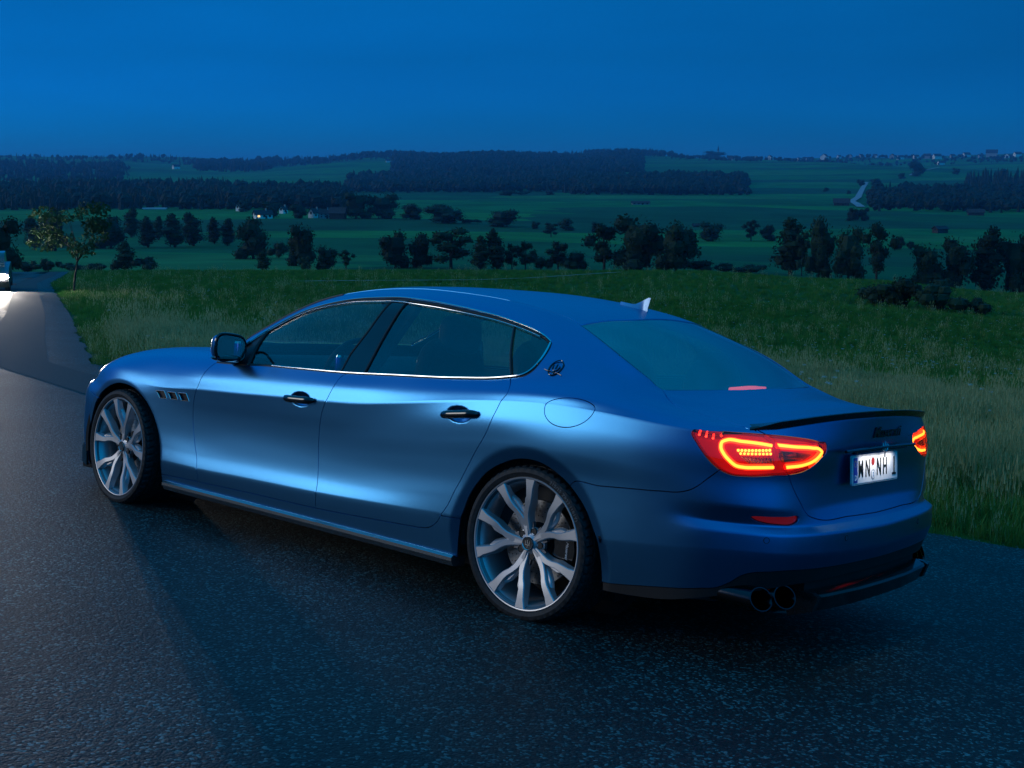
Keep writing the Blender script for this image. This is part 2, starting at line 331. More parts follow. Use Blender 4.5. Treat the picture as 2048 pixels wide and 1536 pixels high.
# ------------------------------------------------------------------ grass, flowers, loose stones: scattered with geometry nodes
def scatter(name, pts, scl, rot, protos, pick, mats=None, tilt=None):
    me = bpy.data.meshes.new(name); me.from_pydata([tuple(p) for p in pts], [], [])
    for an, arr, tp in (('scl', scl, 'FLOAT'), ('rz', rot, 'FLOAT')):
        a = me.attributes.new(an, tp, 'POINT'); a.data.foreach_set('value', np.asarray(arr, np.float32))
    a = me.attributes.new('pick', 'INT', 'POINT'); a.data.foreach_set('value', np.asarray(pick, np.int32))
    o = link(bpy.data.objects.new(name, me)); ng = bpy.data.node_groups.new(name+'_nodes', 'GeometryNodeTree')
    ng.interface.new_socket('Geometry', in_out='INPUT', socket_type='NodeSocketGeometry'); ng.interface.new_socket('Geometry', in_out='OUTPUT', socket_type='NodeSocketGeometry')
    gi = ng.nodes.new('NodeGroupInput'); go = ng.nodes.new('NodeGroupOutput'); gg = ng.nodes.new('GeometryNodeGeometryToInstance')
    for p in reversed(protos):
        oi = ng.nodes.new('GeometryNodeObjectInfo'); oi.inputs['Object'].default_value = p; oi.inputs['As Instance'].default_value = True; ng.links.new(oi.outputs['Geometry'], gg.inputs[0])
    ip = ng.nodes.new('GeometryNodeInstanceOnPoints'); ip.inputs['Pick Instance'].default_value = True
    def attr(n, tp):
        q = ng.nodes.new('GeometryNodeInputNamedAttribute'); q.data_type = tp; q.inputs[0].default_value = n; return next(x for x in q.outputs if x.enabled and x.name == 'Attribute')
    cx_ = ng.nodes.new('ShaderNodeCombineXYZ'); ng.links.new(attr('rz', 'FLOAT'), cx_.inputs[2]); e2r = ng.nodes.new('FunctionNodeEulerToRotation'); ng.links.new(cx_.outputs[0], e2r.inputs[0])
    j = ng.nodes.new('GeometryNodeJoinGeometry')
    # geometry-to-instance takes one link: join the prototypes as instances first
    for l in list(ng.links):
        if l.to_node == gg: ng.links.new(l.from_socket, j.inputs[0])
    ng.nodes.remove(gg)
    ng.links.new(gi.outputs[0], ip.inputs['Points']); ng.links.new(j.outputs[0], ip.inputs['Instance']); ng.links.new(attr('pick', 'INT'), ip.inputs['Instance Index'])
    ng.links.new(e2r.outputs[0], ip.inputs['Rotation']); ng.links.new(attr('scl', 'FLOAT'), ip.inputs['Scale']); ng.links.new(ip.outputs[0], go.inputs[0])
    md = o.modifiers.new('scatter', 'NODES'); md.node_group = ng
    return o
def proto(name, v, f, mat, mats=None, mi=None):
    me = bpy.data.meshes.new(name); me.from_pydata([tuple(p) for p in v], [], f)
    for m in (mats or [mat]): me.materials.append(m)
    if mi: me.polygons.foreach_set('material_index', mi)
    return bpy.data.objects.new(name, me)
def leafmat(name, c1, c2, scale=3., trans=.25):
    m, t, b = newmat(name); oi = N(t, 'ShaderNodeObjectInfo'); g = N(t, 'ShaderNodeNewGeometry'); n = N(t, 'ShaderNodeTexNoise', i_Scale=scale, i_Detail=3)
    t.links.new(g.outputs['Position'], n.inputs['Vector']); ad = N(t, 'ShaderNodeMath', operation='MULTIPLY_ADD'); ad.inputs[1].default_value = .4
    t.links.new(oi.outputs['Random'], ad.inputs[0]); t.links.new(n.outputs['Fac'], ad.inputs[2])
    r = N(t, 'ShaderNodeValToRGB'); e = r.color_ramp.elements; e[0].position = .4; e[0].color = (*c1, 1); e[1].position = .9; e[1].color = (*c2, 1)
    t.links.new(ad.outputs[0], r.inputs[0]); t.links.new(r.outputs[0], b.inputs['Base Color']); b.inputs['Roughness'].default_value = .7; b.inputs['Specular IOR Level'].default_value = .2
    tr = N(t, 'ShaderNodeBsdfTranslucent'); t.links.new(r.outputs[0], tr.inputs[0]); mx = N(t, 'ShaderNodeMixShader', i_0=trans)
    t.links.new(b.outputs[0], mx.inputs[1]); t.links.new(tr.outputs[0], mx.inputs[2]); t.links.new(mx.outputs[0], t.nodes['Material Output'].inputs[0]); return m
GREENB = leafmat('grass_blade_green', (.05, .12, .014), (.17, .27, .045)); STRAW = leafmat('dry_grass_stem', (.34, .33, .13), (.60, .54, .26)); PETAL = pm('white_umbel', (.42, .44, .42), .8)
rg = np.random.default_rng(3)
def tuft(nb, h, spread, wd, lean, seed_head=0.):
    v = []; f = []; mi = []
    for _ in range(nb):
        a = rg.uniform(0, 6.283); r = spread*math.sqrt(rg.uniform()); x, y = r*math.cos(a), r*math.sin(a); b = rg.uniform(0, 6.283); hh = h*rg.uniform(.45, 1.1); l = lean*rg.uniform(.2, 1)*hh
        dx, dy = math.cos(b), math.sin(b); px_, py_ = -dy*wd*.5, dx*wd*.5; head = rg.uniform() < seed_head
        k = len(v); w1 = .35 if head else .8
        v += [(x-px_*w1, y-py_*w1, 0), (x+px_*w1, y+py_*w1, 0), (x+dx*l*.35-px_*w1, y+dy*l*.35-py_*w1, hh*.6), (x+dx*l*.35+px_*w1, y+dy*l*.35+py_*w1, hh*.6), (x+dx*l, y+dy*l, hh)]
        f += [(k, k+1, k+3, k+2), (k+2, k+3, k+4)]; mi += [1 if head else 0]*2
        if head:
            q = len(v); cx_, cy_, cz_ = x+dx*l, y+dy*l, hh; hw = wd*1.1
            v += [(cx_-hw, cy_, cz_-.02), (cx_+hw, cy_, cz_-.02), (cx_+dx*.02, cy_, cz_+.085), (cx_, cy_-hw, cz_-.02), (cx_, cy_+hw, cz_-.02)]; f += [(q, q+1, q+2), (q+3, q+4, q+2)]; mi += [1, 1]
    return v, f, mi
GP = []
for i, args in enumerate([(34, .26, .17, .011, .7, .04), (28, .40, .17, .010, .6, .22), (18, .62, .17, .008, .42, .75), (34, .16, .16, .009, .7, .0)]):
    v, f, mi = tuft(*args); GP.append(proto('grass_tuft', v, f, GREENB, [GREENB, STRAW], mi))
GREENF = leafmat('meadow_blade_green', (.02, .12, .014), (.075, .24, .035))
v, f, mi = tuft(34, .24, .17, .012, .7, .03); GP.append(proto('meadow_tuft', v, f, GREENF, [GREENF, STRAW], mi))
def bush_noise(x, y): return .5+.25*np.sin(x*.9+np.sin(y*.7)*1.7)+.25*np.sin(y*1.1+np.sin(x*.53+2)*1.9)
P = []; Sc = []; Pk = []
def add_zone(n, d0, d1, px0, px1, s, far):
    D = np.exp(rg.uniform(math.log(d0), math.log(d1), n)) if not far else np.sqrt(rg.uniform(d0**2, d1**2, n))
    px_ = rg.uniform(px0, px1, n); X, Y, Z = ground(px_, D); W = np.stack([X, Y, Z], 1); c = W@W2C.T
    ok = c[:, 1] < edge_y(c[:, 0])-.03; W = W[ok]; c = c[ok]; de = edge_y(c[:, 0])-c[:, 1]
    nz = bush_noise(c[:, 0]*.8, c[:, 1]*.8); tall = nz*np.clip(de/1.2, .15, 1)
    tall = tall*np.clip(1.25-D[ok]/60, .3, 1)
    pk = np.where(de < .35, 3, np.where(tall > .62, 2, np.where(tall > .33, 1, 0))); pk = np.where(rg.uniform(size=len(pk)) < .2, rg.integers(0, 3, len(pk)), pk)
    if d1 > 30: pk = np.where(rg.uniform(size=len(pk)) < .82, 4, pk)
    sc_ = s*rg.uniform(.7, 1.25, len(pk))*np.clip(.5+de*.6, .5, 1.1); W[:, 2] -= .02
    P.append(W); Sc.append(sc_); Pk.append(pk)
add_zone(30000, 6, 26, -200, 2600, .62, True); add_zone(40000, 24, 60, -300, 2800, .75, True); add_zone(26000, 55, 106, -400, 2900, .85, True)
P = np.vstack(P); Sc = np.concatenate(Sc); Pk = np.concatenate(Pk); 
tag(scatter('tall_grass', P, Sc, rg.uniform(0, 6.28, len(P)), GP, Pk), 'uncut summer grass with straw seed heads beside the road', 'grass', kind='stuff')
v = []; f = []
for k in range(9):
    a = 2*math.pi*k/9+.3; r = .035*(1 if k % 2 else .6); x, y = r*math.cos(a), r*math.sin(a); q = len(v); v += [(x+.016*math.cos(t), y+.016*math.sin(t), .62+.01*(k % 3)) for t in (0, 1.26, 2.5, 3.8, 5.0)]; f.append(tuple(range(q, q+5)))
q = len(v); v += [(-.003, 0, 0), (.003, 0, 0), (.003, 0, .62), (-.003, 0, .62)]; f.append((q, q+1, q+2, q+3)); mi = [0]*9+[1]
FL = proto('umbel_flower', v, f, PETAL, [PETAL, GREENB], mi)
n = 1300; ctr = np.stack([rg.uniform(-100, 2300, 90), np.sqrt(rg.uniform(9**2, 60**2, 90))], 1); pick_ = rg.integers(0, 90, n); px_ = ctr[pick_, 0]+rg.normal(0, 75, n); D = np.clip(ctr[pick_, 1]*(1+rg.normal(0, .09, n)), 9, 75)
X, Y, Z = ground(px_, D); W = np.stack([X, Y, Z], 1); c = W@W2C.T; W = W[c[:, 1] < edge_y(c[:, 0])-.6]
tag(scatter('white_flowers', W, rg.uniform(.5, .9, len(W)), rg.uniform(0, 6.28, len(W)), [FL], np.zeros(len(W), int)), 'white umbel flowers dotted through the meadow', 'flowers', kind='stuff')
# loose grit on the asphalt, thicker along its edge
v = []; f = []
for (x, y, z) in ((1, 0, 0), (-.8, .5, 0), (-.2, -1, .1), (.1, .2, .8), (.6, .9, .2), (-.9, -.4, .3)): v.append((x*.5, y*.5, z*.4))
PEB = proto('pebble', [(.5, 0, -.1), (.2, .45, -.1), (-.45, .3, -.1), (-.4, -.35, -.1), (.15, -.5, -.1), (.2, .05, .28), (-.15, .1, .25)], [(0, 1, 5), (1, 2, 6), (1, 6, 5), (2, 3, 6), (3, 4, 6), (4, 0, 5), (4, 5, 6)], noise_col('grit_stone', (.05, .055, .06), (.22, .22, .22), 3, .5))
n1, n2 = 3500, 3000
c1 = np.stack([rg.uniform(-3.2, 7, n1), rg.uniform(-3.4, 5.2, n1)], 1); x2 = rg.uniform(-3, 30, n2); c2 = np.stack([x2, edge_y(x2)+np.abs(rg.normal(0, .22, n2))-.12], 1); x3 = rg.uniform(3.6, 14, 1800); c3 = np.stack([x3, edge_y(x3)+rg.uniform(.2, 6, 1800)], 1)
c = np.vstack([c1, c2, c3]); W = np.array([car2w(a, b) for a, b in c]); W[:, 2] = [zplane(x, y)+.0105 for x, y in W[:, :2]]
sc_ = .003+.005*rg.uniform(size=len(W))**3; sc_[n1:n1+n2] *= 2.2
tag(scatter('loose_grit', W, sc_, rg.uniform(0, 6.28, len(W)), [PEB], np.zeros(len(W), int)), 'small loose stones scattered over the asphalt', 'gravel', kind='stuff')
# ------------------------------------------------------------------ trees
BARK = noise_col('bark', (.02, .018, .015), (.06, .055, .045), 20, .9)
LEAFD = leafmat('dark_foliage', (.006, .022, .012), (.018, .050, .022), .6, .15)
LEAFM = leafmat('mid_foliage', (.008, .032, .012), (.028, .070, .022), .6, .15)
LEAFC = leafmat('far_foliage', (.004, .018, .014), (.008, .028, .018), .05, 0)
def crown_mesh(kind, seed):
    r = np.random.default_rng(seed); lobes = []
    if kind == 'round': lobes = [((0, 0, .55), (.40, .40, .38)), ((0, 0, .24), (.36, .36, .22))]+[((.28*math.cos(a), .28*math.sin(a), z), (.24, .24, .18)) for a, z in zip(r.uniform(0, 6.3, 8), np.linspace(.14, .78, 8))]
    if kind == 'tall': lobes = [((r.normal(0, .05), r.normal(0, .05), z), (.24*s, .24*s, .13)) for z, s in zip(np.linspace(.18, .92, 9), (.9, 1.15, 1.25, 1.2, 1.2, 1.05, .95, .75, .45))]
    if kind == 'loose': lobes = [((r.normal(0, .20), r.normal(0, .20), z), (.20, .20, .12)) for z in np.linspace(.28, .92, 12)]
    if kind == 'bush': lobes = [((r.normal(0, .26), r.normal(0, .26), r.uniform(.22, .62)), (.26, .26, .24)) for _ in range(11)]
    if kind == 'young': lobes = [((.30*math.cos(a), .22*math.sin(a), z), (.16, .15, .075)) for a, z in zip(r.uniform(0, 6.3, 15), np.linspace(.50, .95, 15))]
    v = []; f = []; per = {'round': 150, 'tall': 120, 'loose': 85, 'bush': 100, 'young': 130}[kind]
    for (c, s) in lobes:
        for _ in range(per):
            d = r.normal(size=3); d /= np.linalg.norm(d); q = r.uniform(.72, 1.08) if r.uniform() < .8 else r.uniform(.3, .8)
            p = np.array(c)+d*np.array(s)*q; p[2] = max(p[2], .03); L = r.uniform(.018, .040)*(1 if kind != 'young' else .72)
            a = r.normal(size=3); a /= np.linalg.norm(a); b = np.cross(a, d+r.normal(size=3)*.6); b /= np.linalg.norm(b)+1e-9; k = len(v)
            v += [p-a*L, p+b*L*.6, p+a*L, p-b*L*.55]; f.append((k, k+1, k+2, k+3))
        # rough core so the crown is not see-through everywhere
        if kind not in ('young',):
            k = len(v); n_ = 7
            for j in (-.75, 0, .75):
                for i in range(n_):
                    t = 2*math.pi*i/n_; rr = math.sqrt(1-j*j)*r.uniform(.55, .85); v.append(np.array(c)+np.array(s)*[rr*math.cos(t), rr*math.sin(t), j*.8])
            for j in range(2):
                for i in range(n_): f.append((k+j*n_+i, k+j*n_+(i+1) % n_, k+(j+1)*n_+(i+1) % n_, k+(j+1)*n_+i))
            f += [tuple(k+i for i in range(n_))[::-1], tuple(k+2*n_+i for i in range(n_))]
    me = bpy.data.meshes.new('crown'); me.from_pydata([tuple(q) for q in v], [], f); return me
def trunk_mesh(kind, seed):
    r = np.random.default_rng(seed+50); m = MB()
    if kind == 'young':
        m.tube([(0, 0, 0), (.012, 0, .12), (.03, 0, .24), (.055, 0, .36), (.10, 0, .45)], [.016, .013, .012, .010, .008], 7)
        for a in np.linspace(0, 6.28, 8)[:-1]: m.tube([(.06, 0, .37), (.08+.10*math.cos(a), .10*math.sin(a), .52), (.06+.26*math.cos(a), .2*math.sin(a), .62+.28*r.uniform())], [.007, .005, .002], 5)
    else:
        top = {'bush': .3, 'tall': .85, 'round': .6, 'loose': .9}[kind]; m.tube([(0, 0, -.02), (.01, 0, top*.4), (r.normal(0, .02), 0, top*.75), (r.normal(0, .03), 0, top)], [.035, .028, .018, .008], 7)
        for a in r.uniform(0, 6.3, 6): m.tube([(0, 0, top*r.uniform(.3, .6)), (.2*math.cos(a), .2*math.sin(a), top*r.uniform(.7, .95))], [.014, .004], 5)
    me = bpy.data.meshes.new('trunk'); me.from_pydata(m.v, [], m.f); me.materials.append(BARK); return me
TREES = {}
for kind, n in (('round', 4), ('tall', 4), ('loose', 3), ('bush', 4), ('young', 1)):
    TREES[kind] = []
    for s in range(n):
        c = crown_mesh(kind, s*7+len(kind)); c.materials.append(LEAFM if kind in ('young',) else LEAFD); TREES[kind].append((c, trunk_mesh(kind, s)))
tn = [0]
def tree(px, row, top, w, kind, label, group=None, lo=150, hi=4200, at=None, name=None):
    """tree standing where the ground shows at (px, row); top row and width give its real height and spread"""
    P, dep = at if at is not None else place(px, row, lo, hi)
    H = (row-top)/FPX*dep*1.02; W_ = 1.14*w/FPX*dep
    c, t = TREES[kind][tn[0] % len(TREES[kind])]; tn[0] += 1
    nat = {'round': 1.0, 'tall': .55, 'loose': .8, 'bush': 1.05, 'young': .9}[kind]
    o = empty(name or {'bush': 'hedge_shrub'}.get(kind, 'field_tree'), tuple(P-[0, 0, .02*H]), (0, 0, random.uniform(0, 6.28)))
    o.scale = (W_/nat, W_/nat, H); tag(o, label, 'shrub' if kind == 'bush' else 'tree', group)
    link(bpy.data.objects.new('crown', c), o); link(bpy.data.objects.new('trunk', t), o); return o
WHERE = [
 (70, 499, 434, 34, 'tall', 'tree at the far left edge of the left hand field row'), (110, 502, 410, 58, 'round', 'broad dark tree behind the thin roadside tree'), (97, 543, 509, 34, 'bush', 'round bush low behind the roadside tree trunk'),
 (222, 497, 427, 64, 'round', 'wide dark tree just right of the thin roadside tree'), (263, 475, 417, 28, 'tall', 'narrow tree behind the right side of the wide dark tree'), (296, 495, 436, 34, 'tall', 'first upright tree of the row below the red roofed barn'),
 (317, 480, 434, 20, 'tall', 'slim tree tucked behind the first upright tree of the row'), (350, 495, 430, 40, 'tall', 'left one of the joined pair under the red roofed barn'), (387, 492, 427, 38, 'tall', 'right one of the joined pair under the red roofed barn'),
 (429, 488, 437, 26, 'tall', 'left slim tree between the joined pair and the largest dark tree'), (455, 492, 439, 28, 'tall', 'right slim tree next to the largest dark tree of the left row'), (506, 518, 430, 70, 'round', 'largest dark rounded tree of the left hand row'),
 (527, 543, 499, 24, 'tall', 'small tree at the foot of the largest dark tree'), (558, 516, 476, 34, 'bush', 'low shrub between the two biggest trees of the left row'), (604, 532, 442, 56, 'round', 'tall pale green rounded tree left of centre'),
 (612, 543, 502, 24, 'bush', 'small shrub at the foot of the tall pale green tree'), (652, 543, 488, 42, 'round', 'compact rounded tree right of the tall pale green tree'), (692, 537, 500, 24, 'loose', 'thin loose sapling right of the compact rounded tree'),
 (56, 545, 516, 48, 'bush', 'hedge bush beside the oncoming car light'), (152, 545, 521, 46, 'bush', 'hedge bush directly behind the roadside tree trunk'), (192, 545, 522, 40, 'bush', 'last hedge bush right of the roadside tree trunk'),
 (250, 543, 485, 36, 'tall', 'pointed dark tree on the meadow crest left of the bonnet'), (232, 543, 512, 22, 'bush', 'shrub at the left foot of the pointed crest tree'), (296, 543, 506, 48, 'bush', 'leaning shrub right of the pointed crest tree'),
 (791, 536, 458, 58, 'round', 'first tree of the clump above the front door'), (842, 536, 462, 52, 'round', 'second tree of the clump above the front door'), (902, 537, 458, 74, 'loose', 'ragged open tree closing the clump above the roof'),
 (961, 541, 474, 34, 'tall', 'shorter of the two upright trees above the roof centre'), (994, 541, 461, 38, 'tall', 'taller of the two upright trees above the roof centre'), (1024, 541, 488, 26, 'loose', 'small ragged tree right of the two upright trees'),
 (1051, 541, 484, 30, 'loose', 'pointed ragged tree in the low hedge above the roof'), (1082, 541, 500, 36, 'bush', 'lowest shrub of the hedge above the roof'), (1116, 542, 484, 36, 'loose', 'ragged tree left of the great dark tree'),
 (1154, 542, 494, 46, 'bush', 'shrub touching the left side of the great dark tree'), (1208, 543, 450, 60, 'loose', 'left shoulder tree of the great dark clump'), (1276, 544, 424, 108, 'round', 'great dark spreading tree above the aerial'), (1352, 546, 438, 84, 'round', 'right shoulder tree of the great dark clump'),
 (1424, 482, 441, 52, 'round', 'rounded tree standing alone in the green field right of the great clump'), (1502, 482, 441, 26, 'loose', 'thin gappy tree between two rounded field trees'), (1536, 482, 447, 34, 'round', 'smaller rounded tree beside the thin gappy tree'),
 (1400, 546, 514, 60, 'bush', 'hedge shrub above the rear window'), (1452, 546, 520, 46, 'bush', 'low hedge shrub right of the rear window top'), (1500, 547, 522, 60, 'bush', 'last hedge shrub before the dark tall tree'),
 (1580, 549, 439, 56, 'tall', 'tall dark upright tree right of centre'), (1603, 552, 465, 26, 'loose', 'narrow tree leaning on the tall dark upright tree'), (1637, 556, 426, 62, 'round', 'highest tree of the right hand wood edge'), (1696, 560, 446, 62, 'round', 'broad tree in the middle of the right hand wood edge'),
 (1752, 566, 448, 52, 'loose', 'ragged tree with a high thin top at the right hand wood edge'), (1798, 499, 471, 24, 'round', 'small round tree beyond the right hand wood edge'), (1822, 500, 478, 18, 'bush', 'tiny bush beyond the right hand wood edge'),
 (1852, 577, 484, 60, 'round', 'rounded tree low in the right hand wood'), (1908, 582, 470, 70, 'round', 'wide tree in the right hand wood'), (1968, 588, 459, 56, 'tall', 'tall tree near the right edge of the picture'), (2026, 594, 461, 70, 'round', 'dark tree cut by the right edge of the picture'), (2110, 598, 466, 90, 'round', 'dark tree just beyond the right edge'),
]
for k, (px, row, top, w, kind, lab) in enumerate(WHERE):
    lo = 150; hi = 1200
    if 540 <= row or (px > 1500 and row > 545): at = None; lo, hi = 178, 205
    tree(px, min(row, 547) if px < 1500 else row, top, w, kind, lab, 'trees and shrubs across the fields', lo, hi)
for px, row, top, w, kind, lab in [(712, 437, 379, 62, 'round', 'dark garden tree right of the white farmhouses'), (765, 437, 384, 64, 'round', 'broad dark tree right of the farm garden'), (822, 439, 405, 44, 'round', 'rounded tree after the farm wood'), (888, 446, 406, 76, 'round', 'wide rounded tree in the farm lane'),
    (940, 447, 434, 32, 'bush', 'low hedge after the wide lane tree'), (1004, 453, 417, 66, 'round', 'isolated rounded tree in the middle distance'), (1072, 458, 442, 16, 'round', 'tiny round tree right of the isolated rounded tree'), (1102, 474, 446, 26, 'loose', 'small leaning tree in the middle field'),
    (1132, 461, 435, 34, 'round', 'low rounded tree right of the small leaning tree'), (1192, 465, 442, 20, 'round', 'small round tree left of the great dark clump top'), (545, 436, 400, 40, 'round', 'garden tree between the white houses'), (597, 437, 405, 36, 'round', 'garden tree left of the gabled farmhouse'), (490, 424, 396, 26, 'round', 'tree beside the leftmost white house'), (420, 418, 396, 20, 'round', 'tree at the corner of the red roofed barn'), (372, 418, 400, 26, 'round', 'tree left of the red roofed barn')]:
    tree(px, row, top, w, kind, lab, 'trees round the farms', 300, 900)
for px, row, top, w, kind, lab in [(1706, 442, 413, 24, 'round', 'left one of two lone trees in the valley field'), (1727, 442, 413, 22, 'round', 'right one of two lone trees in the valley field')]:
    tree(px, row, top, w, kind, lab, 'two lone trees', 300, 900)
for px, row, top, w, kind, lab in [(1652, 383, 374, 11, 'round', 'small dot of a tree on the far slope'), (1803, 358, 345, 17, 'round', 'round tree beside the upper lane'), (1834, 353, 320, 32, 'round', 'large tree above the upper lane'), (1912, 349, 335, 14, 'round', 'small tree on the upper slope'),
    (1722, 372, 358, 16, 'round', 'left tree at the top of the pale lane'), (1750, 372, 356, 22, 'round', 'right tree at the top of the pale lane'), (1698, 388, 380, 8, 'round', 'tiny tree left of the pale lane'), (1427, 318, 301, 46, 'round', 'wooded churchyard knoll on the skyline'), (1020, 392, 378, 44, 'bush', 'field copse right of the far wood'), (1100, 390, 379, 18, 'round', 'small round field tree by the copse')]:
    tree(px, row, top, w, kind, lab, 'far trees on the slope', 600, 4000)
P = ground(147, 48.)
tree(147, 584, 402, 140, 'young', 'thin young tree leaning beside the road bend', None, at=(np.array([float(q) for q in P]), 48.), name='roadside_tree')
for px, row, top, w, lab, D in [(1752, 634, 572, 72, 'dark bush at the left of the near meadow clump', 66.), (1812, 637, 560, 84, 'tallest bush of the near meadow clump', 65.), (1876, 640, 568, 84, 'bush at the right of the near meadow clump', 64.), (1960, 643, 594, 54, 'single small bush right of the near meadow clump', 63.)]:
    P = np.array([float(q) for q in ground(px, D)]); tree(px, row, top, w, 'bush', lab, 'bushes in the near meadow', at=(P, D), name='meadow_bush')
P = np.array([float(q) for q in ground(0, 92.)]); tree(-4, 575, 455, 84, 'round', 'tree lit warm behind the oncoming headlight', at=(P, 92.), name='roadside_tree')
# ------------------------------------------------------------------ far woods: one mass each
def conifer(v, f, p, h, w, r):
    k = len(v); n = 5
    for z0, z1, s in ((.0, .55, 1.), (.3, .8, .75), (.6, 1.0, .45)):
        q = len(v); a0 = r.uniform(0, 1)
        for i in range(n): a = a0+2*math.pi*i/n; rr = w*.5*s*r.uniform(.8, 1.15); v.append((p[0]+rr*math.cos(a), p[1]+rr*math.sin(a), p[2]+h*z0))
        v.append((p[0], p[1], p[2]+h*z1)); f += [(q+i, q+(i+1) % n, q+n) for i in range(n)]
def leafy(v, f, p, h, w, r):
    for _ in range(3):
        c = np.array(p)+[r.normal(0, w*.22), r.normal(0, w*.22), h*r.uniform(.45, .68)]; k = len(v); n = 6
        for j, rad in ((-.8, .5), (-.1, 1.), (.6, .72)):
            for i in range(n): a = 2*math.pi*(i+.5*j)/n; q = w*.46*rad*r.uniform(.75, 1.2); v.append((c[0]+q*math.cos(a), c[1]+q*math.sin(a), c[2]+h*.42*j*r.uniform(.8, 1.1)))
        v.append((c[0], c[1], c[2]+h*.40*r.uniform(.8, 1.2)))
        for j in range(2):
            for i in range(n): f.append((k+j*n+i, k+j*n+(i+1) % n, k+(j+1)*n+(i+1) % n, k+(j+1)*n+i))
        f += [(k+2*n+i, k+2*n+(i+1) % n, k+3*n) for i in range(n)]
def wood(label, px0, px1, D0, D1, hpx, n, mix, seed, shape=None):
    """wood between two columns and two distances; hpx = tree height in pixels; mix = share of conifers"""
    r = np.random.default_rng(seed); v = []; f = []
    px_ = r.uniform(px0, px1, n); D = r.uniform(D0, D1, n)
    if shape: keep = r.uniform(size=n) < np.interp(px_, [a for a, b in shape], [b for a, b in shape]); 
    else: keep = np.ones(n, bool)
    X, Y, Z = ground(px_, D)
    for x, y, z, d, k, q in zip(X, Y, Z, D, keep, px_):
        if not k: continue
        e = min(1, (q-px0)/25+.35, (px1-q)/25+.35); h = hpx/FPX*d*r.uniform(.7, 1.15)*e
        if r.uniform() < mix: conifer(v, f, (x, y, z-.3), h*1.1, h*.42, r)
        else: leafy(v, f, (x, y, z-.3), h, h*.75, r)
    me = bpy.data.meshes.new('wood'); me.from_pydata([tuple(map(float, q)) for q in v], [], f); me.materials.append(LEAFC)
    tag(link(bpy.data.objects.new('distant_wood', me)), label, 'wood', kind='stuff')
wood('dark conifer wood behind the red roofed barn', -500, 470, 660, 1300, 30, 2300, .7, 1)
wood('mixed wood running behind the white farmhouses', 440, 700, 660, 1150, 28, 900, .4, 2)
wood('blue wooded ridge at the far left', -500, 260, 1900, 3000, 14, 1600, .6, 3)
wood('far wood on the left skyline slope', 385, 545, 2700, 3500, 14, 420, .8, 4)
wood('long wood along the centre of the skyline', 500, 1360, 3300, 4050, 11, 1200, .7, 5)
wood('wooded hill left of the skyline village', 780, 1290, 2000, 3400, 15, 2200, .3, 6)
wood('dark valley wood above the car roof', 690, 1185, 1250, 1900, 20, 1500, .4, 7)
wood('oblong wood on the slope right of centre', 1140, 1500, 1150, 1700, 22, 1000, .2, 8)
wood('dark wood at the right edge of the valley', 1735, 2400, 740, 1150, 24, 1300, .25, 9)
wood('upper conifer wood at the right edge', 1925, 2400, 1100, 1600, 26, 800, .95, 10)
wood('trees among the skyline village houses', 1330, 2450, 2900, 4000, 7, 650, .2, 11)
wood('wood continuing along the skyline at the left', -600, 500, 3500, 4100, 8, 700, .7, 12)
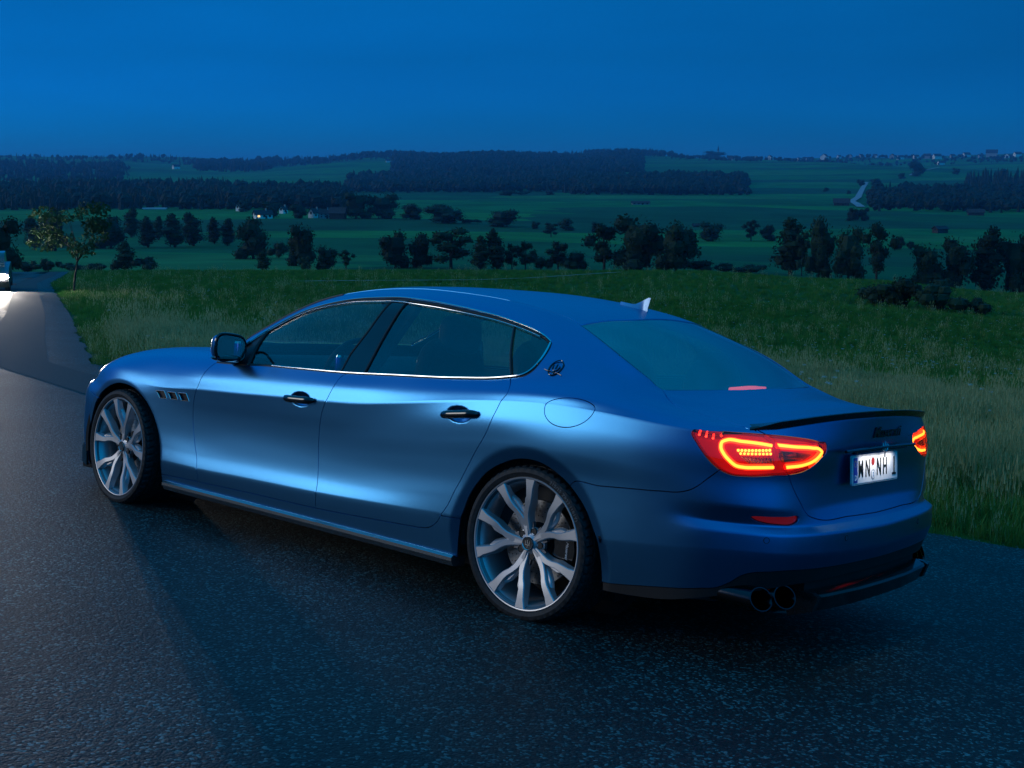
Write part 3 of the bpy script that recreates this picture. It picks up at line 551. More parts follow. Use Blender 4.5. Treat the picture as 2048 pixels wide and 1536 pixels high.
# ------------------------------------------------------------------ farms and the village on the ridge
WALLW = noise_col('white_render', (.72, .74, .74), (.82, .82, .80), 1.5, .85); WALLG = pm('grey_render', (.30, .31, .32), .85); WOODW = noise_col('weathered_boards', (.03, .028, .03), (.06, .055, .05), 3, .9)
ROOFR = noise_col('red_tiles', (.16, .045, .035), (.24, .07, .05), 2, .8); ROOFD = noise_col('dark_tiles', (.03, .03, .035), (.06, .055, .055), 2, .8); WINM = pm('dark_window', (.02, .025, .03), .15); LITW = glow('lit_window', (1, .62, .25), 1.6)
def house(name, px, row, w, hw, hr, dpt, rz, wall, roofm, label, cat, group, lo=300, hi=900, nwin=3, storeys=1, lit=False, door=True):
    """w: gable-to-gable width, hw: wall height, hr: roof height, in pixels at its distance"""
    P, dep = place(px, row, lo, hi); k = dep/FPX; L = w*k/2; H = hw*k; Rr = hr*k; B = dpt*k/2
    o = tag(empty(name, tuple(P-[0, 0, .15]), (0, 0, R(rz))), label, cat, group)
    m = MB(); m.add([(-L, -B, 0), (L, -B, 0), (L, B, 0), (-L, B, 0), (-L, -B, H), (L, -B, H), (L, B, H), (-L, B, H), (-L, 0, H+Rr), (L, 0, H+Rr)],
        [(0, 1, 5, 4), (2, 3, 7, 6), (1, 2, 6, 9, 5), (3, 0, 4, 8, 7)]); m.build('wall', wall, o, False)
    m = MB(); e = .06*L+.3; t = .18
    for s in (-1, 1):
        a = [(-L-e, s*(B+e*.6), H-.6*e*Rr/B), (L+e, s*(B+e*.6), H-.6*e*Rr/B), (L+e, 0, H+Rr+.02), (-L-e, 0, H+Rr+.02)]; m.add(a+[(x, y, z+t) for x, y, z in a], [(0, 1, 2, 3), (7, 6, 5, 4), (0, 4, 5, 1), (1, 5, 6, 2), (2, 6, 7, 3), (3, 7, 4, 0)])
    rf = m.build('roof', roofm, o, False)
    if cat == 'house': m = MB(); m.box(L*.3, L*.3+.5, -.6, .0, H+Rr*.6, H+Rr+.8); m.build('chimney', WALLG, rf, False)
    for st in range(storeys):
        for i in range(nwin):
            x = -L+(i+.5)*2*L/nwin; zz = H*(.30+.42*st) if storeys > 1 else H*.42; s_ = min(.55, L/nwin*.4); m = MB(); m.box(x-s_, x+s_, -B-.06, -B+.02, zz, zz+s_*1.7); m.build('window', LITW if lit and i == 0 and st == 0 else WINM, o, False)
    m = MB(); m.box(-L-.06, -L+.02, -.5, .5, H*.75, H*.75+1.2); m.build('window', WINM, o, False); m = MB(); m.box(L-.02, L+.06, -.5, .5, H*.75, H*.75+1.2); m.build('window', WINM, o, False)
    if door: m = MB(); m.box(L*.1, L*.1+.9, -B-.08, -B+.02, 0, min(2.1, H*.7)); m.build('door', WINM, o, False)
    return o
house('farm_barn', 421, 411, 46, 8, 12, 26, -12, WALLG, ROOFR, 'big barn with a red tiled roof at the wood edge', 'barn', None, 500, 900, 3)
house('farm_barn', 412, 417, 36, 5, 5, 12, -8, WOODW, ROOFD, 'low dark shed in front of the red roofed barn', 'barn', None, 500, 900, 0, door=False)
G = 'white farmhouses below the wood'
house('farmhouse', 481, 422, 16, 9, 6, 10, 58, WALLW, ROOFD, 'leftmost small white farmhouse with a steep gable', 'house', G, 400, 900, 1)
house('farmhouse', 526, 437, 34, 9, 8, 20, 28, WALLW, ROOFD, 'white farmhouse with a lit window left of the garden trees', 'house', G, 400, 900, 3, lit=True)
house('farmhouse', 567, 427, 14, 9, 6, 10, 60, WALLW, ROOFD, 'narrow white house half hidden behind garden trees', 'house', G, 400, 900, 1)
house('farmhouse', 630, 436, 22, 11, 8, 16, 55, WALLW, ROOFD, 'white gabled farmhouse left of the dark barn', 'house', G, 400, 900, 2)
house('farmhouse', 651, 437, 24, 11, 8, 16, 10, WALLG, ROOFD, 'grey farmhouse joined to the dark barn', 'house', G, 400, 900, 3, 2)
o = house('farm_barn', 676, 438, 30, 13, 10, 20, -6, WOODW, ROOFD, 'tall dark timber barn with a pale open doorway', 'barn', None, 400, 900, 0, door=False)
house('farmhouse', 352, 338, 13, 5, 4, 9, 40, WALLW, ROOFD, 'lone white house high on the far left slope', 'house', None, 1500, 3500, 1); house('farmhouse', 779, 325, 14, 4, 3, 8, 10, WALLW, ROOFD, 'pale farmhouse on the centre skyline', 'house', None, 1800, 3900, 2)
house('field_barn', 1683, 411, 30, 6, 8, 18, -14, WOODW, ROOFD, 'dark farmhouse beside the bend of the pale lane', 'barn', None, 600, 1300, 2)
house('field_barn', 1880, 466, 26, 9, 5, 16, 24, WOODW, ROOFD, 'small timber hay barn alone in the right hand field', 'barn', None, 300, 800, 0, door=False)
house('field_barn', 1951, 431, 30, 7, 6, 14, -10, WOODW, ROOFD, 'low barn at the foot of the right hand wood', 'barn', None, 500, 900, 0, door=False)
house('field_barn', 1281, 409, 34, 3.5, 3.5, 14, 0, WALLG, ROOFD, 'long pale shed in the valley field', 'barn', None, 700, 1300, 4); house('field_barn', 1392, 454, 12, 4, 3, 8, 0, WOODW, ROOFD, 'tiny hay hut by the great dark clump', 'barn', None, 300, 900, 0, door=False)
house('glasshouse', 310, 419, 44, 2.4, 1.2, 8, 0, WALLW, pm('polytunnel', (.35, .40, .42), .6), 'long pale polytunnel left of the red roofed barn', 'greenhouse', None, 500, 900, 0, door=False)
V = [(1461, 321, 9), (1472, 312, 8), (1513, 317, 8), (1540, 316, 13), (1598, 311, 8), (1617, 319, 9), (1649, 317, 17), (1678, 315, 8), (1701, 310, 9), (1722, 315, 8), (1785, 317, 13), (1801, 319, 12), (1832, 310, 10), (1854, 313, 14), (1874, 318, 15), (1882, 330, 12), (1933, 313, 13), (1962, 316, 10), (1983, 314, 21), (2014, 316, 12), (2035, 308, 14), (2070, 312, 14), (1560, 313, 7), (1750, 312, 8), (1905, 311, 9)]
near_lab = ['left of the church knoll foot', 'just right of the church knoll', 'a little right of the church knoll', 'pale and prominent right of the church knoll', 'left of the tall village trees', 'below the tall village trees', 'widest in the middle of the ridge', 'right of the widest middle house', 'on the skyline left of the gap', 'low in the gap of the ridge',
 'first of the close pair above the upper lane', 'second of the close pair above the upper lane', 'on the skyline right of the tall tree', 'wide and high above the upper lane', 'beside the wide high one above the lane', 'lowest on the slope under the ridge', 'alone before the right end of the ridge', 'just left of the largest ridge house', 'largest near the right end of the ridge', 'right of the largest ridge house', 'highest at the right edge of the picture', 'beyond the right edge of the ridge', 'tiny between two village trees', 'tiny in the ridge hedge', 'small behind the upper wood']
for (px, row, w), nl in zip(V, near_lab):
    house('village_house', px, row, w, max(4.0, w*.38), max(3.2, w*.32), w*.7, random.choice((-20, 10, 35, 60)), WALLW if (px*7) % 3 else WALLG, ROOFD, 'pale village house, '+nl, 'house', 'houses of the village on the ridge', 1300, 3950, 2, door=False)
P, dep = place(1436, 312, 2500, 3950); k = dep/FPX; o = tag(empty('church', tuple(P)), 'church with a pointed spire on the skyline knoll', 'church')
m = MB(); m.box(-2.5, 2.5, -2.5, 2.5, 0, 16*k); m.build('tower', WALLG, o, False); m = MB(); m.add([(-2.9, -2.9, 16*k), (2.9, -2.9, 16*k), (2.9, 2.9, 16*k), (-2.9, 2.9, 16*k), (0, 0, 27*k)], [(0, 1, 4), (1, 2, 4), (2, 3, 4), (3, 0, 4), (3, 2, 1, 0)]); m.build('spire', ROOFD, o, False)
m = MB(); m.add([(-14, -4, 0), (0, -4, 0), (0, 4, 0), (-14, 4, 0), (-14, -4, 7), (0, -4, 7), (0, 4, 7), (-14, 4, 7), (-14, 0, 12), (0, 0, 12)], [(0, 1, 5, 4), (2, 3, 7, 6), (1, 2, 6, 9, 5), (3, 0, 4, 8, 7), (4, 5, 9, 8), (6, 7, 8, 9)]); m.build('nave', WALLG, o, False)
# pale lanes
def lane(name, pts, wpx, lo, hi, mat, ctrl=5):
    v = []; f = []; Q = []
    for (a, b), (c, d) in zip(pts[:-1], pts[1:]):
        for t in np.linspace(0, 1, ctrl, endpoint=False): Q.append((a+(c-a)*t, b+(d-b)*t))
    Q.append(pts[-1]); W_ = [place(px, row, lo, hi) for px, row in Q]; C_ = np.array([p for p, _ in W_]); dd = np.array([d for _, d in W_]); T = np.gradient(C_, axis=0); n = np.stack([-T[:, 1], T[:, 0]], 1); n /= np.maximum(np.linalg.norm(n, axis=1, keepdims=True), 1e-6)
    for p, q, d in zip(C_, n, dd):
        h = wpx
        for s in (-1, 1): v.append((p[0]+q[0]*h*s, p[1]+q[1]*h*s, p[2]+.10+.0006*d))
    for i in range(len(C_)-1): f.append((2*i, 2*i+2, 2*i+3, 2*i+1))
    tag(mesh_obj(name, v, f, mat), kind='structure')
LANE = noise_col('pale_lane', (.22, .24, .26), (.34, .36, .38), .5, .9)
lane('valley_lane', [(1733, 366), (1725, 378), (1716, 396), (1703, 404), (1712, 408), (1722, 415)], 2.6, 500, 2100, LANE); lane('upper_lane', [(1820, 352), (1830, 346), (1846, 342), (1885, 335)], 2.4, 1200, 2600, LANE)
lane('meadow_track', [(600, 567), (700, 566), (850, 565), (960, 564), (1060, 560), (1150, 554), (1240, 548)], .16, 45, 99, noise_col('dry_track', (.12, .15, .12), (.22, .25, .22), 1, .9))
# ------------------------------------------------------------------ car body surface
# ---- car body surface: 15 feature rows (bottom edge .. centreline) over a length parameter u
# side stations: x = u.  wrap stations carry their own x.
BW=[(-.90,-.90,.925),(-1.0,-.995,.880),(-1.1,-1.100,.822),(-1.2,-1.165,.728),(-1.4,-1.218,.510),(-1.65,-1.238,.255),(-1.9,-1.243,0)]
UW=[(-.90,-.90,.912),(-1.0,-.99,.873),(-1.1,-1.062,.806),(-1.2,-1.113,.715),(-1.4,-1.140,.500),(-1.65,-1.143,.25),(-1.9,-1.143,0)]
FW=[(3.6,3.6,.898),(3.8,3.775,.812),(4.0,3.92,.68),(4.2,4.02,.50),(4.5,4.09,.25),(4.8,4.12,0)]
def wr(plan,zs,dx=0,dy=0,s=1):
    n=len(plan);zs=np.interp(np.linspace(0,1,n),np.linspace(0,1,len(zs)),zs)
    return [(u,x+dx,(y+dy*min(1,y/.3))*s,z) for (u,x,y),z in zip(plan,zs)]
def sd(*k): return [(u,u,y,z) for u,y,z in k]
ROWS=[
 sd((3.2,.925,.20),(2.7,.930,.205),(1.5,.932,.205),(.4,.934,.205),(0,.935,.21),(-.41,.930,.222),(-.7,.925,.245))+wr(BW,[.285,.325,.362,.372,.372],.030,-.02)+wr(FW,[.19,.18],-.03,-.02),
 sd((3.2,.955,.33),(2.39,.953,.328),(2.,.952,.339),(1.4,.953,.354),(.93,.956,.374),(.57,.958,.392),(0,.964,.425),(-.52,.960,.451),(-.7,.950,.468))+wr(BW,[.492,.500,.495,.485,.475],0,0)+wr(FW,[.36,.38],0,0),
 sd((3.2,.956,.42),(2.39,.942,.41),(2.,.940,.42),(1.4,.940,.43),(.93,.946,.45),(.57,.954,.48),(0,.966,.52),(-.52,.962,.545),(-.7,.951,.560))+wr(BW,[.572,.575,.575,.572,.565],.004)+wr(FW,[.44,.45],.0),
 sd((3.2,.958,.50),(2.39,.936,.49),(2.,.935,.50),(1.4,.935,.51),(.93,.941,.53),(.57,.951,.56),(0,.967,.60),(-.52,.963,.612),(-.7,.951,.615))+wr(BW,[.605,.605,.600,.598,.596],.044,-.008)+wr(FW,[.52,.53],.0),
 sd((3.2,.960,.58),(2.39,.936,.57),(2.,.934,.58),(1.4,.935,.59),(.93,.942,.61),(.57,.953,.645),(0,.970,.69),(-.52,.965,.69),(-.7,.951,.685))+wr(UW,[.675,.67,.665,.665],-.012,.004)+wr(FW,[.59,.60],.004,-.004),
 sd((3.2,.962,.65),(2.39,.941,.65),(2.,.939,.66),(1.4,.940,.67),(.93,.947,.70),(.57,.958,.74),(.15,.974,.785),(-.2,.979,.79),(-.52,.970,.785),(-.7,.953,.78))+wr(UW,[.775,.775,.77],0.0,.002)+wr(FW,[.65,.66],-.01,-.01),
 sd((3.2,.961,.71),(2.39,.949,.715),(2.,.948,.73),(1.4,.949,.75),(.93,.952,.79),(.57,.961,.835),(.15,.973,.885),(-.2,.974,.885),(-.52,.966,.88),(-.7,.951,.875))+wr(UW,[.87,.88,.89,.90],.0,0.0)+wr(FW,[.69,.68],-.03,-.02),
 sd((3.2,.952,.765),(2.85,.955,.752),(2.39,.957,.777),(2.05,.957,.793),(1.68,.957,.815),(1.4,.957,.827),(1.17,.957,.840),(.87,.957,.876),(.59,.957,.915),(.33,.957,.947),(.14,.957,.965),(-.045,.957,.975),(-.19,.956,.977),(-.32,.954,.975),(-.54,.948,.967),(-.68,.940,.961),(-.8,.928,.956))+[(-.9,-.885,.900,.958),(-1.0,-.965,.850,.970),(-1.1,-1.03,.790,.984),(-1.2,-1.075,.705,.997),(-1.4,-1.112,.485,1.015),(-1.65,-1.132,.24,1.025),(-1.9,-1.139,0,1.028)]+[(3.6,3.575,.865,.715),(3.8,3.73,.77,.705),(4.0,3.86,.64,.70),(4.2,3.95,.47,.70),(4.5,4.01,.23,.70),(4.8,4.04,0,.70)],
 sd((3.2,.930,.825),(2.85,.925,.835),(2.39,.945,.845),(2.05,.942,.865),(1.68,.940,.885),(1.4,.940,.900),(1.17,.940,.914),(.87,.938,.935),(.59,.938,.963),(.33,.940,.988),(.14,.943,1.003),(-.045,.943,1.015),(-.19,.941,1.020),(-.32,.936,1.015),(-.54,.922,.999),(-.68,.905,.985),(-.8,.892,.976))+[(-.9,-.875,.872,.974),(-1.0,-.95,.826,.982),(-1.1,-1.008,.76,.993),(-1.2,-1.050,.68,1.006),(-1.4,-1.085,.47,1.024),(-1.65,-1.103,.235,1.034),(-1.9,-1.110,0,1.037)]+[(3.6,3.54,.84,.795),(3.8,3.68,.735,.765),(4.0,3.78,.60,.73),(4.2,3.87,.44,.725),(4.5,3.93,.22,.725),(4.8,3.95,0,.725)],
 sd((3.2,.865,.888),(2.8,.865,.922),(2.4,.888,.938),(2.06,.900,.951),(1.65,.900,.968),(1.27,.900,.982),(.94,.900,1.003),(.52,.900,1.030),(.19,.897,1.058),(0,.892,1.070),(-.2,.885,1.068),(-.5,.870,1.028),(-.7,.848,1.000))+[(-.8,-.79,.835,.990),(-.9,-.86,.815,.986),(-1.0,-.925,.775,.990),(-1.1,-.98,.715,1.001),(-1.2,-1.02,.645,1.012),(-1.4,-1.06,.45,1.028),(-1.65,-1.08,.225,1.037),(-1.9,-1.085,0,1.040)]+[(3.6,3.47,.79,.852),(3.8,3.57,.68,.828),(4.0,3.66,.55,.80),(4.2,3.72,.40,.78),(4.5,3.78,.2,.778),(4.8,3.80,0,.778)],
 sd((3.2,.77,.925),(2.8,.79,.958),(2.45,.83,.972),(2.25,.855,1.005),(2.,.835,1.070),(1.65,.82,1.132),(1.27,.813,1.172),(.94,.811,1.185),(.52,.815,1.188),(.19,.828,1.175),(0,.832,1.155),(-.2,.822,1.122),(-.5,.800,1.048),(-.7,.770,1.010))+[(-.8,-.78,.755,1.002),(-.9,-.83,.73,1.000),(-1.0,-.88,.69,1.003),(-1.1,-.93,.635,1.012),(-1.2,-.965,.575,1.020),(-1.4,-1.01,.40,1.033),(-1.65,-1.03,.2,1.040),(-1.9,-1.035,0,1.042)]+[(3.6,3.40,.69,.892),(3.8,3.46,.59,.875),(4.0,3.51,.46,.86),(4.2,3.56,.34,.855),(4.5,3.6,.17,.852),(4.8,3.62,0,.852)],
 sd((3.2,.61,.945),(2.8,.66,.978),(2.45,.735,.992),(2.3,.765,1.04),(2.2,.757,1.085),(2.,.745,1.176),(1.75,.732,1.273),(1.5,.716,1.335),(1.25,.706,1.367),(1.,.700,1.378),(.8,.700,1.368),(.55,.706,1.343),(.35,.718,1.309),(.15,.733,1.265),(0,.742,1.225),(-.2,.748,1.165),(-.35,.753,1.115),(-.5,.750,1.066),(-.7,.680,1.018))+[(-.8,-.77,.66,1.012),(-.9,-.8,.63,1.012),(-1.0,-.835,.59,1.014),(-1.1,-.87,.54,1.021),(-1.2,-.9,.48,1.028),(-1.4,-.94,.34,1.038),(-1.65,-.96,.17,1.043),(-1.9,-.965,0,1.044)]+[(3.6,3.32,.53,.91),(3.8,3.36,.45,.90),(4.0,3.40,.36,.895),(4.2,3.43,.27,.892),(4.5,3.46,.13,.89),(4.8,3.47,0,.89)],
 sd((3.2,.42,.950),(2.8,.50,.985),(2.5,.62,1.005),(2.3,.69,1.090),(2.2,.684,1.138),(2.,.666,1.238),(1.75,.645,1.335),(1.5,.620,1.393),(1.25,.600,1.425),(1.,.583,1.437),(.77,.572,1.431),(.55,.568,1.412),(.33,.572,1.380),(.12,.585,1.333),(0,.615,1.297),(-.1,.645,1.262),(-.23,.688,1.208),(-.35,.702,1.147),(-.43,.706,1.103),(-.5,.695,1.068),(-.7,.5,1.042))+[(-.8,-.765,.49,1.038),(-.9,-.785,.46,1.039),(-1.0,-.805,.43,1.041),(-1.1,-.83,.39,1.045),(-1.2,-.85,.35,1.048),(-1.4,-.88,.25,1.053),(-1.65,-.89,.12,1.057),(-1.9,-.895,0,1.057)]+[(3.6,3.28,.36,.925),(3.8,3.31,.3,.92),(4.0,3.33,.24,.918),(4.2,3.35,.18,.916),(4.5,3.36,.09,.915),(4.8,3.37,0,.915)],
 sd((3.2,.2,.950),(2.8,.25,.988),(2.55,.33,1.03),(2.3,.36,1.147),(2.2,.36,1.190),(2.,.35,1.275),(1.75,.34,1.366),(1.5,.33,1.420),(1.25,.32,1.446),(1.,.31,1.455),(.77,.3,1.454),(.55,.3,1.442),(.33,.3,1.419),(.12,.31,1.387),(0,.32,1.358),(-.1,.33,1.322),(-.23,.34,1.268),(-.35,.35,1.202),(-.5,.35,1.118),(-.6,.31,1.078),(-.7,.25,1.064))+[(-.8,-.76,.25,1.058),(-.9,-.775,.23,1.057),(-1.0,-.79,.215,1.057),(-1.1,-.80,.195,1.058),(-1.2,-.81,.175,1.06),(-1.4,-.83,.125,1.062),(-1.65,-.84,.06,1.063),(-1.9,-.84,0,1.063)]+[(3.6,3.25,.18,.935),(3.8,3.26,.15,.933),(4.0,3.27,.12,.932),(4.2,3.28,.09,.932),(4.5,3.29,.04,.931),(4.8,3.29,0,.931)],
 sd((3.2,0,.953),(2.8,0,.985),(2.6,0,1.03),(2.4,0,1.115),(2.2,0,1.200),(2.,0,1.285),(1.75,0,1.374),(1.5,0,1.427),(1.25,0,1.451),(1.,0,1.461),(.77,0,1.461),(.55,0,1.453),(.33,0,1.436),(.12,0,1.409),(0,0,1.380),(-.1,0,1.342),(-.23,0,1.288),(-.35,0,1.220),(-.5,0,1.138),(-.6,0,1.092),(-.7,0,1.074))+[(-.8,-.75,0,1.066),(-.9,-.76,0,1.066),(-1.0,-.77,0,1.065),(-1.1,-.78,0,1.065),(-1.2,-.785,0,1.065),(-1.4,-.79,0,1.065),(-1.65,-.795,0,1.064),(-1.9,-.80,0,1.064)]+[(3.6,3.23,0,.95),(3.8,3.235,0,.95),(4.0,3.24,0,.949),(4.2,3.245,0,.948),(4.5,3.25,0,.948),(4.8,3.25,0,.947)],
]
def pchip(x,y,xi):
    h=np.diff(x);d=np.diff(y,axis=0)/h[:,None];m=np.zeros_like(y)
    w1=2*h[1:]+h[:-1];w2=h[1:]+2*h[:-1]
    with np.errstate(all='ignore'):
        mm=(w1+w2)[:,None]/(w1[:,None]/d[:-1]+w2[:,None]/d[1:])
    mm[(d[:-1]*d[1:])<=0]=0;mm[~np.isfinite(mm)]=0
    m[1:-1]=mm;m[0]=d[0];m[-1]=d[-1]
    k=np.clip(np.searchsorted(x,xi)-1,0,len(x)-2);t=((xi-x[k])/h[k])[:,None]
    H=h[k][:,None]
    return (2*t**3-3*t**2+1)*y[k]+(t**3-2*t**2+t)*H*m[k]+(-2*t**3+3*t**2)*y[k+1]+(t**3-t**2)*H*m[k+1]
UG=np.arange(-1.9,4.8001,.01);NR=len(ROWS)
def build_rows(sig=.055):
    out=[]
    g=np.exp(-.5*(np.arange(-25,26)*.01/sig)**2);g/=g.sum()
    for i,r in enumerate(ROWS):
        a=np.array(sorted(set(r)));
        p=pchip(a[:,0],a[:,1:],UG)
        # mirror pad (ends lie on the centreline)
        L=p[1:26][::-1]*[1,-1,1];R=p[-26:-1][::-1]*[1,-1,1]
        q=np.vstack([L,p,R])
        s=np.stack([np.convolve(q[:,k],g,'valid') for k in range(3)],1)
        out.append(s)
    return np.array(out)          # rows, u, 3
RG=build_rows()
def sstep(a,b,x):
    t=np.clip((x-a)/(b-a),0,1);return t*t*(3-2*t)
def crease_w(u):
    w=np.zeros((NR,len(u)))
    w[7]=sstep(3.0,2.7,u)                     # shoulder crease, fades on the front fender
    w[1]=.75*sstep(3.0,2.6,u)
    rear=sstep(-.75,-.95,u)
    w[2]=rear*.9;w[3]=rear*.8;w[4]=rear*.8
    w[12]=.75*sstep(-.62,-.5,u)*(1-sstep(2.35,2.6,u))
    w[14]=0
    return w
def S0(u,v):
    """smooth surface without local features. u,v 1-D arrays -> (n,3)"""
    u=np.atleast_1d(u).astype(float);v=np.atleast_1d(v).astype(float)
    f=np.clip((u-UG[0])/.01,0,len(UG)-1.000001);k=f.astype(int);t=(f-k)[None,:,None]
    P=RG[:,k]*(1-t)+RG[:,k+1]*t         # NR,n,3
    d=P[1:]-P[:-1];L=np.maximum(np.linalg.norm(d,axis=2),1e-5)[...,None]
    sl=d/L                               # unit-ish slopes
    W=crease_w(u)[...,None]
    mid=(sl[:-1]*L[1:]+sl[1:]*L[:-1])/(L[1:]+L[:-1])
    # centre row: mirror
    end=sl[-1]*np.array([1,1,0.])
    n=len(u);j=np.clip(v.astype(int),0,NR-2);tt=(v-j)[:,None];ar=np.arange(n)
    Lk=L[j,ar]
    def tang(row,side):
        # tangent at row, belonging to segment below (side=-1) or above (+1)
        r=np.clip(row,1,NR-2)-1
        m=mid[r,ar]
        lo=sl[np.clip(row-1,0,NR-2),ar];hi=sl[np.clip(row,0,NR-2),ar]
        w=W[row,ar]
        own=lo if side<0 else hi
        T=m*(1-w)+own*w
        T=np.where((row==0)[:,None],hi,T);T=np.where((row==NR-1)[:,None],lo*np.array([1,1,0.]),T)
        return T
    T0=tang(j,1)*Lk;T1=tang(j+1,-1)*Lk
    p0=P[j,ar];p1=P[j+1,ar]
    return (2*tt**3-3*tt**2+1)*p0+(tt**3-2*tt**2+tt)*T0+(-2*tt**3+3*tt**2)*p1+(tt**3-tt**2)*T1
def nrm(fn,u,v,e=.002):
    a=fn(u+e,v)-fn(u-e,v)
    vv=np.clip(v,e*2,NR-1-2*e)
    b=fn(u,vv+e)-fn(u,vv-e)
    n=-np.cross(a,b);n/=np.maximum(np.linalg.norm(n,axis=1),1e-9)[:,None]
    return n
HUBR=(0.,.349);HUBF=(3.171,.349)
def feat(u,v,p):
    """local relief added along y / normal: wheel-arch lips, handle cups, rear hollow"""
    p=p.copy();x,z=p[:,0],p[:,2]
    d=np.zeros(len(u))
    for cx,cz in (HUBR,HUBF):
        dz=z-cz;r=np.hypot((x-cx)/(1.0 if cx<1 else 1.03),dz/1.0)
        ro=(.425 if cx<1 else .408)+.03*sstep(.22,-.05,dz)
        q=(ro-r)/.0045;sp=np.where(q>20,q,np.log1p(np.exp(np.clip(q,-30,20))))*.0045
        d-=.27*np.minimum(sp,.06)*sstep(7.3,6.7,v)
    for cx,cz,rx,rz in CUPS:
        q=np.hypot((x-cx)/rx,(z-cz)/rz)
        d-=.020*sstep(1.,.35,q)*(v>5)*(v<9)
    # bumper reflector hollow
    for a0,b0,c0,ra,rz,dep in HOLL:
        s=np.hypot((p[:,0]-a0)/.35,(p[:,1]-b0))
        q=np.hypot((u-c0)/ra,(z-a0)/rz)
        d-=dep*sstep(1.,.55,q)
    return d
CUPS=[(1.545,.818,.085,.042),(.435,.872,.085,.042)]
HOLL=[]
def S(u,v):
    u=np.atleast_1d(u).astype(float);v=np.atleast_1d(v).astype(float)
    p=S0(u,v);d=feat(u,v,p);m=np.abs(d)>1e-6
    if m.any():
        n=nrm(S0,u[m],v[m])
        p[m]+=n*d[m][:,None]
    return p
# ------------------------------------------------------------------ the parked car: materials
def paint_mat():
    m, t, b = newmat('satin_blue_paint'); b.inputs['Base Color'].default_value = (.040, .225, .47, 1)
    b.inputs['Metallic'].default_value = 1.0; b.inputs['Roughness'].default_value = .285
    b.inputs['Coat Weight'].default_value = .28; b.inputs['Coat Roughness'].default_value = .30
    tc = N(t, 'ShaderNodeTexCoord'); n = N(t, 'ShaderNodeTexNoise', i_Scale=900, i_Detail=1)
    bp = N(t, 'ShaderNodeBump', i_Strength=.045, i_Distance=.001)
    t.links.new(tc.outputs['Object'], n.inputs['Vector']); t.links.new(n.outputs['Fac'], bp.inputs['Height']); t.links.new(bp.outputs[0], b.inputs['Normal'])
    return m
PAINT = paint_mat()
BLACKG = pm('gloss_black', (.006, .007, .008), .08, 0, .6)
BLACKM = pm('matt_black_plastic', (.008, .008, .009), .5)
SHELL = pm('black_underbody', (.004, .004, .004), .8)
RUBBER = noise_col('tyre_rubber', (.012, .012, .012), (.024, .024, .025), 60, .62, bump=.15, bscale=300)
CHROME = pm('bright_trim', (.75, .74, .72), .12, 1)
RIMG = pm('satin_grey_alloy', (.50, .50, .52), .40, .8)
RIMD = pm('polished_barrel', (.16, .16, .17), .40, .8)
STEEL = noise_col('brushed_disc_steel', (.30, .30, .30), (.42, .42, .42), 90, .3)
STEEL.node_tree.nodes['Principled BSDF'].inputs['Metallic'].default_value = 1
CARBON = noise_col('glossy_carbon', (.006, .006, .006), (.02, .02, .02), 220, .12)
LEATHER = noise_col('dark_leather', (.012, .013, .015), (.02, .022, .025), 40, .55)
CABIN = pm('dark_cabin_trim', (.012, .014, .016), .7)
SIDEG = pane('tinted_side_glass', (.86, .95, .92), .07, top=.6)
REARSG = pane('dark_privacy_glass', (.55, .74, .72), .10, top=.6)
SCREENG = pane('windscreen_glass', (.80, .92, .90), .05, top=.6)
REARG = pane('rear_window_glass', (.30, .42, .42), .30, top=.9, rough=.10)
# ------------------------------------------------------------------ panels: one triangulated sheet cut along the shut lines
def chain(pts, du=.012, closed=False):
    """densify a polyline in (u, v) with a Catmull-Rom curve"""
    p = np.array(pts, float); sc_ = np.array([1, .09]); out = []
    q = np.vstack([p[-1:], p, p[:2]]) if closed else np.vstack([2*p[0]-p[1], p, 2*p[-1]-p[-2]])
    for i in range(1, len(q)-2):
        a, b, c, d = q[i-1:i+3]; L = np.linalg.norm((c-b)*sc_); n = max(1, int(round(L/du)))
        la, lb, lc = (max(np.linalg.norm((y-x)*sc_), 1e-6) for x, y in ((a, b), (b, c), (c, d)))
        tb = ((b-a)/la*lb+(c-b)/lb*la)/(la+lb)*lb; tc_ = ((c-b)/lb*lc+(d-c)/lc*lb)/(lb+lc)*lb
        for k in range(n):
            t = k/n; out.append((2*t**3-3*t*t+1)*b+(t**3-2*t*t+t)*tb+(-2*t**3+3*t*t)*c+(t**3-t*t)*tc_)
    if not closed: out.append(p[-1])
    return np.array(out)
